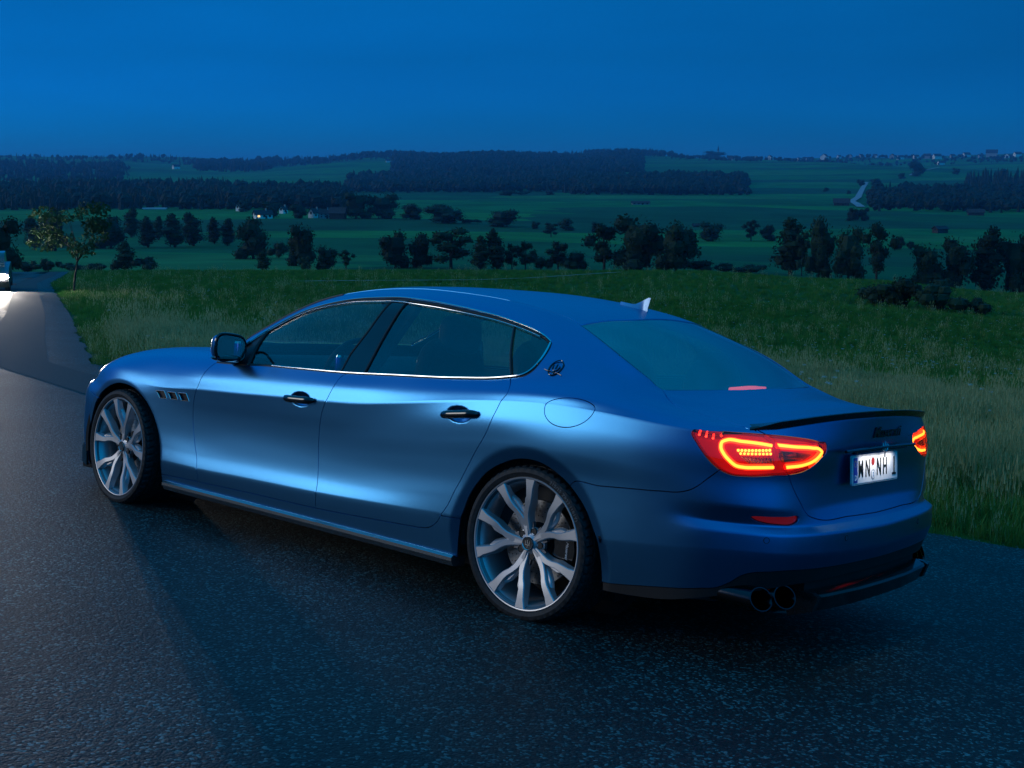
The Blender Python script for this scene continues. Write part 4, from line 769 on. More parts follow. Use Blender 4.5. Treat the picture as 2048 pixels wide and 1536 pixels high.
CUT = dict(
 arch_r=[(.412,-.02),(.4067,.512),(.3787,1.311),(.3347,2.425),(.2638,3.38),(.1533,4.031),(.0504,4.309),(-.0645,4.26),(-.1706,3.808),(-.2785,2.795),(-.3559,1.405),(-.4006,.47),(-.4095,-.02)],
 arch_f=[(2.735,-.02),(2.7356,.387),(2.7631,2.301),(2.81,3.713),(2.8957,5.029),(3.0153,6.109),(3.1631,6.423),(3.3628,5.583),(3.4739,3.981),(3.545,2.4),(3.585,1.2),(3.595,-.02)],
 door_front=[(2.3322,8.943),(2.3522,8.75),(2.3881,8.202),(2.4114,7.312),(2.4429,6.245),(2.4625,4.908),(2.4594,3.971),(2.4395,2.866),(2.3914,1.409),(2.379,.418)],
 door_mid=[(1.2578,8.991),(1.2924,8.719),(1.3146,8.03),(1.342,7.152),(1.377,6.261),(1.399,5.102),(1.4041,3.864),(1.3908,2.176),(1.3830,1.1),(1.3893,.462)],
 door_rear=[(.2031,9.103),(.1863,8.722),(.1724,8.065),(.1929,7.095),(.2477,5.473),(.3372,4.151),(.4245,2.51),(.4833,1.297),(.5186,.882),(.5515,.707),(.591,.598),(.6437,.555)],
 door_bottom=[(2.75,.334),(2.3792,.418),(1.999,.45),(1.632,.458),(1.3893,.462),(.9858,.512),(.6437,.555)],
 rear_sill=[(.53,.97),(.37,.944)],
 dlo_bottom=[(2.3322,8.943),(2.0615,8.972),(1.964,9.001),(1.6444,8.992),(1.2578,8.991),(.9397,9.0),(.5174,9.004),(.2031,9.103),(.1247,9.224),(.0993,9.421),(.0782,9.885),(.0809,10.54),(.0911,10.749)],
 dlo_top=[(.0911,10.749),(.1124,10.853),(.1896,10.951),(.2952,10.965),(.4357,10.954),(.5754,10.929),(.7186,10.923),(.8645,10.932),(.9887,10.935),(1.1222,10.987),(1.2911,10.983),(1.435,11.021),(1.5767,11.041),(1.7221,11.08),(1.87,11.115),(2.0027,10.952),(2.1169,10.771),(2.1682,10.413)],
 dlo_nose=[(2.1682,10.413),(2.25,9.7),(2.3322,8.943)],
 b_front=[(1.150,11.03),(1.2977,9.478),(1.3161,8.95)],
 b_rear=[(1.052,11.0),(1.1097,10.06),(1.1471,8.95)],
 quarter_div=[(.342,11.0),(.2031,9.103)],
 sail=[(2.0691,10.95),(2.055,9.8),(2.0478,8.93)],
 roof_line=[(.0689,12.05),(.1217,12.084),(.3338,12.048),(.5412,11.989),(.7502,11.92),(1.1,11.92),(1.4,11.95),(1.62,12.0)],
 glass_top=[(.0689,12.05),(.0322,12.681),(-.0127,13.277),(-.02,14.02)],
 glass_left=[(.0689,12.05),(-.0819,12.018),(-.225,12.019),(-.3429,12.031),(-.4228,12.03),(-.4789,11.946)],
 glass_bottom=[(-.4789,11.946),(-.5103,12.214),(-.5572,12.659),(-.5916,13.119),(-.6084,13.444),(-.613,14.02)],
 trunk=[(-0.4789,11.946),(-0.5476,10.753),(-0.5915,10.247),(-0.6401,9.943),(-0.7224,9.9),(-0.8425,9.734),(-0.9752,8.818),(-1.0604,7.053),(-1.1016,6.812),(-1.1331,6.618),(-1.1483,6.467),(-1.1697,5.95),(-1.2066,5.305),(-1.2503,4.624),(-1.2928,4.1),(-1.3313,3.597),(-1.3693,3.414),(-1.6313,3.268),(-1.92,3.2)],
 lamp=[(-0.7866,6.885),(-0.7943,6.993),(-0.8578,7.03),(-0.9838,6.941),(-1.1091,6.789),(-1.2519,6.583),(-1.3974,6.341),(-1.448,6.226),(-1.4502,6.07),(-1.4061,5.799),(-1.3086,5.429),(-1.2064,5.314),(-1.1507,5.297),(-1.0281,5.221),(-0.9577,5.243),(-0.909,5.423),(-0.8656,5.747),(-0.8126,6.401)],
 bumper_line=[(-.212,3.30),(-.2322,3.579),(-.3868,3.736),(-.6743,4.072),(-.7543,4.201),(-.8004,4.408),(-.8535,4.816),(-.925,5.48)],
 valance=[(-0.395,0.157),(-0.7,0.236),(-0.8919,0.21),(-0.9635,0.213),(-1.0034,0.308),(-1.0361,0.458),(-1.0593,0.504),(-1.1442,0.525),(-1.3123,0.499),(-1.476,0.484),(-1.92,0.48)],
 reflector=[(-1.0646,3.445),(-1.1447,3.56),(-1.21,3.575),(-1.2728,3.56),(-1.2695,3.385),(-1.2455,3.184),(-1.1736,3.135),(-1.116,3.195),(-1.0825,3.304)],
 fuel=[(-0.058,6.746),(-0.0605,7.04),(-0.0755,7.331),(-0.1015,7.589),(-0.1359,7.789),(-0.1755,7.912),(-0.2163,7.946),(-0.2543,7.887),(-0.2858,7.742),(-0.3078,7.523),(-0.318,7.254),(-0.3155,6.96),(-0.3005,6.669),(-0.2745,6.411),(-0.2401,6.211),(-0.2005,6.088),(-0.1597,6.054),(-0.1217,6.113),(-0.0902,6.258),(-0.0682,6.477)],
 vent1=[(2.805,6.395),(2.7221,6.481),(2.6927,5.659),(2.7634,5.604)],
 vent2=[(2.6933,6.436),(2.618,6.472),(2.5914,5.73),(2.6626,5.688)],
 vent3=[(2.5927,6.492),(2.5154,6.521),(2.4907,5.772),(2.5644,5.722)],
 screen_side=[(1.62,12.0),(1.9,12.0),(2.2,12.0),(2.36,12.0)],
 screen_top=[(1.62,12.0),(1.68,12.6),(1.73,13.3),(1.75,14.02)],
 screen_low=[(2.36,12.0),(2.46,12.7),(2.54,13.4),(2.56,14.02)],
 cowl=[(2.45,10.9),(2.53,11.8),(2.62,13.0),(2.65,14.02)],
 cowl_side=[(2.36,12.0),(2.41,11.5),(2.45,10.9)],
 pillar_foot=[(2.3322,8.943),(2.385,9.9),(2.45,10.9)],
 bonnet_side=[(2.45,10.9),(2.6,10.62),(3.0,10.35),(3.4,10.05),(3.6,9.7),(3.9,9.3),(4.3,9.0),(4.82,9.0)],
 front_bumper=[(3.445,4.35),(3.4745,4.5),(3.5265,4.667),(3.6398,4.994),(3.70,5.6),(3.712,6.36)],
 headlight=[(3.62,6.9),(3.712,6.36),(3.95,6.1),(4.15,6.4),(4.2,7.2),(4.0,7.8),(3.8,8.2),(3.68,8.0),(3.6,7.4)],
 nose=[(4.0,7.8),(4.03,8.5),(4.05,9.17)],
 grille=[(4.82,2.8),(4.45,2.9),(4.28,3.4),(4.22,4.6),(4.28,6.0),(4.5,6.4),(4.82,6.5)],
)
CLOSED = {'lamp', 'reflector', 'fuel', 'vent1', 'vent2', 'vent3', 'headlight'}
STRAIGHT = {'vent1', 'vent2', 'vent3', 'rear_sill', 'b_front', 'b_rear', 'quarter_div', 'sail'}
SEED = dict(front_door=[(2., 4.)], rear_door=[(.8, 4.)], side_frame=[(-.3, 9.6)], front_fender=[(2.6, 8.), (2.55,3.)], bonnet=[(3.2, 12.5)], cowl_panel=[(2.56, 13.)],
 windscreen=[(2.2, 13.)], roof_panel=[(.8, 13.)], rear_window=[(-.3, 13.)], boot_lid=[(-.75, 12.9), (-1.7, 5.)], rear_bumper=[(-.9, 1.5), (-1.5, 2.8)], rear_valance=[(-1.2, .3)],
 tail_light=[(-.95, 6.)], boot_light=[(-1.3, 6.)], sail=[(2.2, 9.3)], front_glass=[(1.7, 10.)], door_pillar=[(1.2, 9.8)], rear_glass=[(.7, 10.)], quarter_glass=[(.14, 10.)],
 fuel_flap=[(-.2, 7.)], vent=[(2.75, 6.), (2.64, 6.1), (2.54, 6.1)], reflector=[(-1.2, 3.4)], headlight=[(3.85, 7.2)], grille=[(4.6, 4.)], front_bumper=[(3.9, 3.)],
 hole=[(0., 2.), (3.17, 3.)], side_sill=[(1.5, .2)])
rg0 = np.random.default_rng(1)
def cut_body():
    K = .09; pts = []; edges = []
    def addline(a, closed=False):
        n = len(pts); pts.extend((float(u), float(v)*K) for u, v in a)
        m = len(a); edges.extend((n+i, n+i+1) for i in range(m-1))
        if closed: edges.append((n+m-1, n))
    chains = {}
    for k, p in CUT.items():
        if k in STRAIGHT:
            q = p + [p[0]] if k in CLOSED else p; c = []
            for a, b in zip(q[:-1], q[1:]):
                L = math.hypot(b[0]-a[0], (b[1]-a[1])*K); n = max(1, int(L/.012))
                c += [(a[0]+(b[0]-a[0])*i/n, a[1]+(b[1]-a[1])*i/n) for i in range(n)]
            if k not in CLOSED: c.append(q[-1])
            c = np.array(c)
        else: c = chain(p, closed=k in CLOSED)
        chains[k] = c; addline(c, k in CLOSED)
    us = np.arange(-1.9, 4.8001, .02); vsn = np.arange(0, 14.001, .125)
    rect = [(u, 0) for u in us] + [(4.8, v) for v in vsn[1:]] + [(u, 14) for u in us[::-1][1:]] + [(-1.9, v) for v in vsn[::-1][1:-1]]
    addline(rect, True)
    C = np.array([(p[0], p[1]) for p in pts])
    # interior grid, clear of the lines
    gx = np.arange(-1.8875, 4.79, .0155); gv = np.arange(.125, 13.99, .125)
    G = np.array([(u, v*K) for v in gv for u in (gx if v < 12.1 else gx[::2])])
    fine = [(u, v*K) for u in np.arange(-.48, .50, .008) for v in np.arange(.1, 5.6, .09) if .375 < math.hypot(u, (v-.2)*.094) < .475]
    fine += [(u, v*K) for u in np.arange(2.68, 3.66, .008) for v in np.arange(.1, 7.4, .09) if .375 < math.hypot(u-3.17, (v-.4)*.066) < .48]
    for uc, vc in ((1.545, 7.0), (.425, 6.2)): fine += [(uc+a, (vc+b)*K) for a in np.arange(-.1, .1, .006) for b in np.arange(-.62, .62, .065)]
    G = np.vstack([G, np.array(fine)+rg0.uniform(-.0006, .0006, (len(fine), 2))])
    cell = {}
    for i, (a, b) in enumerate(C): cell.setdefault((int(a/.012), int(b/.012)), []).append(i)
    keep = []
    for a, b in G:
        ia, ib = int(a/.012), int(b/.012); ok = True
        for da in (-1, 0, 1):
            for db in (-1, 0, 1):
                for i in cell.get((ia+da, ib+db), ()):
                    if (C[i, 0]-a)**2+(C[i, 1]-b)**2 < .0065**2: ok = False; break
                if not ok: break
            if not ok: break
        if ok: keep.append((a, b))
    allp = [Vector(p) for p in pts] + [Vector(p) for p in keep]
    V, E, F, _, OE, _ = geometry.delaunay_2d_cdt(allp, edges, [], 0, 1e-6)
    con = {tuple(sorted(e)) for e, o in zip(E, OE) if len(o)}
    V = np.array([(v[0], v[1]/K) for v in V]); F = [f for f in F if len(f) == 3]
    cen = V[np.array(F)].mean(1); good = (cen[:, 0] > -1.9) & (cen[:, 0] < 4.8) & (cen[:, 1] > 0) & (cen[:, 1] < 14)
    F = [f for f, g in zip(F, good) if g]
    e2f = {}
    for i, f in enumerate(F):
        for a, b in ((f[0], f[1]), (f[1], f[2]), (f[2], f[0])): e2f.setdefault((a, b) if a < b else (b, a), []).append(i)
    lab = [-1]*len(F); FA = V[np.array(F)]
    def find(u, v):
        p = np.array([u, v]); a, b, c = FA[:, 0], FA[:, 1], FA[:, 2]
        cr = lambda o, x: (x[:, 0]-o[:, 0])*(p[1]-o[:, 1])-(x[:, 1]-o[:, 1])*(p[0]-o[:, 0])
        s = np.stack([cr(a, b), cr(b, c), cr(c, a)]); ok = np.all(s >= 0, 0) | np.all(s <= 0, 0)
        return int(np.nonzero(ok)[0][0])
    names = list(SEED)
    for n, sl in enumerate(names):
        for (u, v) in SEED[sl]:
            s = find(u, v)
            if lab[s] >= 0:
                if lab[s] != n: print('SEED CLASH', sl, 'with', names[lab[s]])
                continue
            st = [s]; lab[s] = n
            while st:
                i = st.pop(); f = F[i]
                for a, b in ((f[0], f[1]), (f[1], f[2]), (f[2], f[0])):
                    k = (a, b) if a < b else (b, a)
                    if k in con: continue
                    for j in e2f[k]:
                        if lab[j] < 0: lab[j] = n; st.append(j)
    left = sum(1 for x in lab if x < 0); print('panels: verts', len(V), 'faces', len(F), 'unlabelled', left)
    return V, np.array(F), np.array(lab), names, chains
BV, BF, BL, BN, CH = cut_body()
BP = S(BV[:, 0], np.clip(BV[:, 1], 0, 14)); BNR = nrm(S, BV[:, 0], np.clip(BV[:, 1], 0, 14))
def panel(names, obj_name, mat, parent, off=0., gap=.0022, flange=.012, mirror=False, both=False):
    """one body panel: surface faces, drawn back from its shut lines, with an inward flange all round"""
    ids = [BN.index(n) for n in names]; F = BF[np.isin(BL, ids)]
    used = np.unique(F); mp = -np.ones(len(BV), int); mp[used] = np.arange(len(used)); F = mp[F]
    P = BP[used].copy(); Nn = BNR[used]; uvv = BV[used]
    P += Nn*off
    cnt = {}
    for f in F:
        for a, b in ((f[0], f[1]), (f[1], f[2]), (f[2], f[0])):
            k = (min(a, b), max(a, b)); cnt.setdefault(k, []).append((a, b, f))
    bd = [v[0] for v in cnt.values() if len(v) == 1]
    inw = np.zeros_like(P); wgt = np.zeros(len(P))
    cline = lambda i: uvv[i, 1] > 13.999 or uvv[i, 0] < -1.8999 or uvv[i, 0] > 4.7999
    bd = [e for e in bd if not (cline(e[0]) and cline(e[1]))]
    for a, b, f in bd:
        e = P[b]-P[a]; o = P[[i for i in f if i != a and i != b][0]]-P[a]; t = np.cross(Nn[a], e); t /= max(np.linalg.norm(t), 1e-9)
        if t @ o < 0: t = -t
        inw[a] += t; inw[b] += t; wgt[a] += 1; wgt[b] += 1
    m = wgt > 0; nn = np.linalg.norm(inw[m], axis=1, keepdims=True); inw[m] /= np.maximum(nn, 1e-6)
    cl = np.array([cline(i) for i in range(len(P))]); inw[cl, 1] = 0
    P = P + inw*gap
    V = [P]; NR_ = [Nn]; n0 = len(P); bi = np.nonzero(m)[0]; r1 = {int(i): n0+k for k, i in enumerate(bi)}; r2 = {int(i): n0+len(bi)+k for k, i in enumerate(bi)}
    on = -inw[bi]; V += [P[bi], P[bi]-Nn[bi]*flange]; NR_ += [on*.8+Nn[bi]*.6, on]
    V = np.vstack(V); NN = np.vstack(NR_); NN /= np.maximum(np.linalg.norm(NN, axis=1, keepdims=True), 1e-9)
    Fl = [tuple(f) for f in F] + [(r1[int(b)], r1[int(a)], r2[int(a)], r2[int(b)]) for a, b, f in bd]
    # orientation follows the normals
    g = np.cross(P[F[:, 1]]-P[F[:, 0]], P[F[:, 2]]-P[F[:, 0]])
    if (g*Nn[F[:, 0]]).sum() < 0: Fl = [f[::-1] for f in Fl]
    def mir(V, NN, Fl): return V*[1, -1, 1], NN*[1, -1, 1], [f[::-1] for f in Fl]
    if both:
        V2, N2, F2 = mir(V, NN, Fl); k = len(V)
        V = np.vstack([V, V2]); NN = np.vstack([NN, N2]); Fl = Fl + [tuple(i+k for i in f) for f in F2]
    elif mirror: V, NN, Fl = mir(V, NN, Fl)
    return mesh_obj(obj_name, V, Fl, mat, parent, True, NN)
def on_body(u, v, off=0.): # point(s) on the skin and their normals
    u = np.atleast_1d(np.asarray(u, float)); v = np.clip(np.atleast_1d(np.asarray(v, float)), 0, 14)
    p = S(u, v); n = nrm(S, u, v)
    return p+n*off, n
def strip(names, r, off, mb=None, closed=False, flat=1., mirror=False, sm=0):
    """a bead following shut lines on the skin"""
    c = names if isinstance(names, np.ndarray) else np.vstack([CH[n] for n in names]) if isinstance(names[0], str) else chain(names)
    k = [0]
    for i in range(1, len(c)):
        if np.linalg.norm((c[i]-c[k[-1]])*[1, .09]) > .004: k.append(i)
    c = c[k]; p, n = on_body(c[:, 0], c[:, 1], off)
    for _ in range(sm):
        q = p.copy(); q[1:-1] = .25*p[:-2]+.5*p[1:-1]+.25*p[2:]; p = q; q = n.copy(); q[1:-1] = .25*n[:-2]+.5*n[1:-1]+.25*n[2:]; n = q
    if mirror: p = p*[1, -1, 1]; n = n*[1, -1, 1]
    mb = mb or MB(); return mb.tube(p, r, 8, closed, flat, up=n)
# ------------------------------------------------------------------ the car itself
CARROT = Matrix([list(r) for r in M3]).to_euler()
car = tag(empty('parked_car', (0, 0, 0), CARROT), 'satin blue four door saloon with big grey multi spoke wheels and lit tail lights', 'car')
def lbl(o, s): o['label'] = s; return o
for nm, obn in (('front_fender', 'front_fender'), ('front_door', 'front_door'), ('rear_door', 'rear_door'), ('side_frame', 'side_frame'), ('side_sill', 'side_sill')):
    for mi in (False, True):
        p = panel([nm], obn, PAINT, car, mirror=mi)
        if nm == 'front_door' and not mi: fdoor = p
        if nm == 'rear_door' and not mi: rdoor = p
        if nm == 'front_door' and mi: fdoor_r = p
        if nm == 'rear_door' and mi: rdoor_r = p
        if nm == 'side_frame' and not mi: quarter = p
panel(['bonnet'], 'bonnet', PAINT, car, both=True)
panel(['cowl_panel'], 'cowl_panel', BLACKM, car, both=True, off=-.01)
roof = panel(['roof_panel'], 'roof_panel', PAINT, car, both=True, gap=.0015)
boot = panel(['boot_lid'], 'boot_lid', PAINT, car, both=True)
rbump = panel(['rear_bumper'], 'rear_bumper', PAINT, car, both=True)
fbump = panel(['front_bumper'], 'front_bumper', PAINT, car, both=True)
panel(['rear_valance'], 'rear_valance', BLACKM, car, both=True, off=-.004)
panel(['grille'], 'radiator_grille', BLACKG, car, both=True, off=-.03)
for mi in (False, True):
    panel(['fuel_flap'], 'fuel_flap', PAINT, quarter if not mi else car, gap=.0018) if not mi else None
    panel(['headlight'], 'headlight', REARSG, car, off=-.002, mirror=mi)
# dark shell behind every opening line
def shell():
    skip = [BN.index(n) for n in ('hole', 'tail_light', 'boot_light', 'grille', 'headlight', 'windscreen', 'rear_window', 'front_glass', 'rear_glass', 'quarter_glass')]
    F = BF[~np.isin(BL, skip)]; V = BP-BNR*.016; V2 = V*[1, -1, 1]; k = len(V)
    Fl = [tuple(f) for f in F]+[tuple(i+k for i in f[::-1]) for f in F]
    o = mesh_obj('inner_shell', np.vstack([V, V2]), Fl, SHELL, car); return o
shell()
# glass
for mi in (False, True):
    panel(['front_glass'], 'side_window', SIDEG, car, off=-.006, gap=.001, flange=.003, mirror=mi)
    panel(['rear_glass'], 'side_window', REARSG, car, off=-.006, gap=.001, flange=.003, mirror=mi)
    panel(['quarter_glass'], 'quarter_window', REARSG, car, off=-.006, gap=.001, flange=.003, mirror=mi)
    panel(['door_pillar'], 'door_pillar', BLACKG, car, off=-.002, gap=.0015, mirror=mi)
    panel(['sail'], 'mirror_base_panel', BLACKM, car, off=-.003, gap=.001, mirror=mi)
panel(['windscreen'], 'windscreen', SCREENG, car, off=-.003, gap=.002, flange=.003, both=True)
panel(['rear_window'], 'rear_window', REARG, car, off=-.003, gap=.007, flange=.003, both=True)
for mi in (False, True):
    g = strip(['dlo_bottom', 'dlo_top', 'dlo_nose'], .0085, -.003, closed=True, flat=.6, mirror=mi); g.build('window_seal', BLACKM, car)
    for nm_, r_, o_ in (('b_front', .006, -.003), ('b_rear', .006, -.003), ('quarter_div', .006, -.002), ('sail', .010, -.002)): strip([nm_], r_, o_, mirror=mi).build('window_seal', BLACKM, car)
    a = CH['dlo_bottom']; strip(a[a[:, 0] < 1.85], .0042, .0055, mirror=mi, sm=12).build('bright_window_trim', CHROME, car)
    a = CH['dlo_top'].copy(); a[:, 1] += .055; strip(a, .0034, .0045, mirror=mi, sm=25).build('bright_window_trim', CHROME, car)
    a = CH['dlo_top'].copy(); a[:, 1] -= .10; strip(a[a[:, 0] > .16], .0026, .0025, mirror=mi, sm=25).build('bright_window_trim', CHROME, car)
    strip(['screen_side'], .006, .000, mirror=mi).build('windscreen_seal', BLACKM, car)
# vents: dark recess, bars, bright rims
for mi in (False, True):
    panel(['vent'], 'fender_vent', BLACKM, car, off=-.012, gap=-.002, mirror=mi)
    c = MB()
    for n in ('vent1', 'vent2', 'vent3'):
        a = CH[n]; cc = a.mean(0); a = cc+(a-cc)*.96; p, n_ = on_body(a[:, 0], a[:, 1], .001)
        if mi: p *= [1, -1, 1]; n_ *= [1, -1, 1]
        c.tube(p, .0028, 6, True, up=n_)
    c.build('vent_rim', CHROME, car)
# handles
def handle(uc, vc, parent, mi, ln=.235):
    t = np.linspace(-1, 1, 25); us = uc+t*ln/2; p, n = on_body(us, np.full(25, vc)+(-.35*t if uc < 1 else -.0*t))
    base = p.copy(); c0, n0 = on_body(uc+np.array([-.16, .16]), np.array([vc, vc]))
    ax = (c0[1]-c0[0])/np.linalg.norm(c0[1]-c0[0]); mid = c0.mean(0); nn = n0.mean(0); nn /= np.linalg.norm(nn)
    P = mid+ax*(t[:, None]*ln/2)+nn*(.024*(1-np.abs(t)**5))[:, None]
    rr = .0195*np.clip(1-np.abs(t)**7, .02, 1)**.5
    if mi: P = P*[1, -1, 1]; nn = nn*[1, -1, 1]
    m = MB(); m.tube(P, rr, 14, flat=.80, up=nn); o = m.build('door_handle', BLACKG, parent)
    if not mi:
        k = MB(); k.ball(P[8]+nn*.010, (.006, .003, .006), 12, 6); k.build('lock_cylinder', CHROME, parent)
    return o
handle(1.545, 6.98, fdoor, False); handle(1.545, 6.98, fdoor_r, True); handle(.425, 6.22, rdoor, False); handle(.425, 6.22, rdoor_r, True)
# skirts, splitter
for s in (1, -1):
    m = MB(); prof = [(.905, .212), (.944, .216), (.956, .206), (.955, .190), (.940, .165), (.86, .158), (.86, .20)]
    xs = np.linspace(.42, 2.70, 30); v = []; 
    for x in xs:
        for y, z in prof: v.append((x, s*(y+.006*math.exp(-((x-.42)/.2)**2)), z))
    n = len(prof); f = []
    for i in range(len(xs)-1):
        for k in range(n): f.append((i*n+k, i*n+(k+1) % n, (i+1)*n+(k+1) % n, (i+1)*n+k))
    f += [tuple(range(n)), tuple(range((len(xs)-1)*n, len(xs)*n))]
    m.add(v, f); m.build('side_skirt', pm('satin_grey_skirt', (.34, .35, .36), .20, .9), car, ang=25)
m = MB(); q = []
for y in np.linspace(-.86, .86, 41):
    xo = float(np.interp(abs(y), [0, .3, .5, .7, .81, .9], [4.13, 4.09, 4.02, 3.87, 3.765, 3.62])); q.append((xo, y))
poly = [(x, y) for x, y in q] + [(x-.22, y*.97) for x, y in q[::-1]]
m.prism(poly, .15, .175, lambda a, b, h: (a, b, h)); m.build('front_splitter', CARBON, car)
for s in (1, -1):
    m = MB(); m.prism([(3.58, .175), (3.735, .175), (3.75, .27), (3.70, .30), (3.60, .28)], 0, .016, lambda a, b, h: (a, s*(.885-(a-3.58)*.42+h), b)); m.build('bumper_winglet', CARBON, car)
# wheels -----------------------------------------------------------
def make_wheel(lettering=True):
    root = empty('wheel', (0, 0, 0), parent=car)
    W = .27; out = .0
    # axis along y, outer face at y = 0, inner at -W
    sh = [(.293, -.006), (.300, .004), (.316, .010), (.333, .006), (.3405, -.006)]
    tr = []; y = -.006
    grooves = [-.045, -.088, -.135, -.182, -.225]
    ys = [-.012, -.020, -.030]+sorted({round(g+d, 4) for g in grooves for d in (-.0065, -.005, .005, .0065)}, reverse=True)+[-.240, -.250, -.258]
    for yy in ys:
        r = .347-.0016*((yy+.135)/.11)**4
        if any(abs(yy-g) < .0055 for g in grooves): r -= .008
        tr.append((r, yy))
    prof = sh+tr+[(.3405, -.264), (.333, -.276), (.312, -.28), (.293, -.264)]
    n = 216; v = []; f = []
    for i in range(n):
        a = 2*math.pi*i/n
        for k, (r, h) in enumerate(prof):
            rr = r; da = 0
            if len(sh)-1 <= k < len(prof)-4:
                side = h > -.05 or h < -.22
                if side and i % 4 == 0: rr -= .0075
                elif not side and (i+int(-h*90)) % 5 == 0 and r > .343: rr -= .005
                da = (h+.135)*1.6 if not side else math.copysign(.13, h+.135)*1+(h+.135-math.copysign(.085, h+.135))*.9
            v.append((rr*math.cos(a+da*.6), h, rr*math.sin(a+da*.6)))
    m_ = len(prof)
    for i in range(n):
        j = (i+1) % n
        for k in range(m_-1): f.append((i*m_+k, i*m_+k+1, j*m_+k+1, j*m_+k))
    ty = autosmooth(mesh_obj('tyre', v, f, RUBBER, root), 28)
    if lettering:
        tv, tf = text_mesh('315/25 ZR22 (101Y)', .021, extrude=.0006, bold=.0004, space=1.25)
        rr = .3155; L = []
        for x, yy, z in tv:
            a = math.radians(48) - (x)/rr*1.0; r_ = rr+yy; L.append((-r_*math.cos(a)*-1*-1, .0098+z, r_*math.sin(a)))
        L = np.array(L); L[:, 0] = -np.abs(L[:, 0])*np.sign(-L[:, 0]) 
        mesh_obj('tyre_lettering', L, tf, pm('raised_rubber_lettering', (.10, .10, .10), .6), ty, False)
    # barrel + outer lip
    m = MB(); m.lathe([(.2955, -.010), (.2965, -.002), (.293, .0015), (.2885, .0005), (.2865, -.006), (.284, -.012), (.276, -.02), (.262, -.06), (.252, -.14), (.262, -.25), (.29, -.262)], 96)
    rim = m.build('rim', RIMG, root, ang=30)
    m = MB(); m.lathe([(.2845, -.010), (.2758, -.0185), (.2745, -.045)], 96); m.build('rim_edge_step', RIMD, rim, ang=20)
    # five split spokes
    def arm(sgn, rad, th, wd, hz, dp):
        v = []; f = []
        for r, t, w_, h, d in zip(rad, th, wd, hz, dp):
            a = math.radians(t)*sgn; c = np.array([math.cos(a), math.sin(a)]); tn = np.array([-c[1], c[0]])
            for q, hh in ((-w_*.5-.006, h-d), (-w_*.5, h-.004), (-w_*.5+.004, h), (w_*.5-.004, h), (w_*.5, h-.004), (w_*.5+.006, h-d)):
                p = c*r+tn*q; v.append((p[0], hh, p[1]))
        k = 6
        for i in range(len(rad)-1):
            for j in range(k-1): f.append((i*k+j, i*k+j+1, (i+1)*k+j+1, (i+1)*k+j))
            f.append((i*k+k-1, i*k, (i+1)*k, (i+1)*k+k-1))
        f += [tuple(range(k)), tuple(range((len(rad)-1)*k, len(rad)*k))]
        return v, f
    for s in range(5):
        base = math.radians(180-0+72*s) if False else math.radians(72*s)
        mm = MB()
        for sg in (1, -1):
            # x axis of the wheel plane points forward (to the left in the photograph)
            v, f = arm(sg, [.020, .055, .095, .125, .155, .182, .205, .25, .2865], [2, 4, 5.5, 8.0, 12.0, 15.8, 17.0, 17.4, 18.0], [.020, .030, .033, .031, .030, .032, .034, .041, .056],
                       [-.034, -.031, -.025, -.020, -.015, -.010, -.006, -.003, -.001], [.03, .034, .036, .038, .040, .040, .036, .03, .024])
            v = [(p[0]*math.cos(base)-p[2]*math.sin(base), p[1]-(.001 if sg < 0 else 0), p[0]*math.sin(base)+p[2]*math.cos(base)) for p in v]
            mm.add(v, f)
            # inner facet
            v, f = arm(sg, [.128, .165, .198, .232], [2.6, 6.4, 9.6, 13.4], [.006, .014, .020, .006], [-.034, -.028, -.022, -.020], [.02, .02, .02, .02])
            v = [(p[0]*math.cos(base)-p[2]*math.sin(base), p[1], p[0]*math.sin(base)+p[2]*math.cos(base)) for p in v]
            mm.add(v, f)
        # web joining the two arms near the hub
        web = [(.03, -9), (.03, 9), (.10, 6.5), (.128, 4.5), (.122, 0), (.128, -4.5), (.10, -6.5)]
        mm.prism([(r*math.cos(math.radians(t)+base), r*math.sin(math.radians(t)+base)) for r, t in web], -.060, -.0275, lambda a, b, h: (a, h, b))
        mm.build('spoke', RIMG, rim, ang=25)
    m = MB(); m.lathe([(0, -.075), (.070, -.075), (.076, -.05), (.070, -.040), (.045, -.036), (.034, -.028), (.030, -.026), (0, -.026)], 48); m.build('hub', RIMG, rim, ang=30)
    for s in range(5):
        a = math.radians(72*s+36); m = MB(); c = (.057*math.cos(a), 0, .057*math.sin(a))
        m.lathe([(0, -.0365), (.0135, -.0365), (.0150, -.034), (.0165, -.034), (.0165, -.06)], 16, c=c)
        m.build('wheel_bolt', BLACKM, rim, ang=30)
        wing = MB(); 
        for sg in (1, -1):
            t1 = a+sg*math.radians(13); t2 = a+sg*math.radians(27)
            wing.prism([(r*math.cos(t), r*math.sin(t)) for r, t in ((.048, t1), (.076, a+sg*.16), (.098, t1+sg*.02), (.082, t2), (.05, t2))], -.058, -.041, lambda a_, b_, h: (a_, h, b_))
        wing.build('spoke_web', RIMD, rim, ang=25)
    m = MB(); m.lathe([(.031, -.030), (.031, -.0225), (.0285, -.021), (.0268, -.0225), (0, -.0235)], 40); cap = m.build('centre_cap', BLACKM, rim, ang=25)
    m = MB(); m.lathe([(.0295, -.0225), (.0285, -.0205), (.0265, -.0225)], 40)
    for x in (-.011, 0, .011): m.box(x-.0022, x+.0022, -.0235, -.0212, -.004, .016 if x == 0 else .012)
    m.box(-.0132, .0132, -.0235, -.0212, -.008, -.003); m.box(-.0022, .0022, -.0235, -.0212, -.018, -.008); m.build('cap_emblem', CHROME, rim, ang=25)
    m = MB(); m.lathe([(.09, -.10), (.188, -.10), (.190, -.103), (.190, -.128), (.188, -.131), (.09, -.131)], 72, close=True)
    disc = m.build('brake_disc', STEEL, root, ang=30)
    hs = MB()
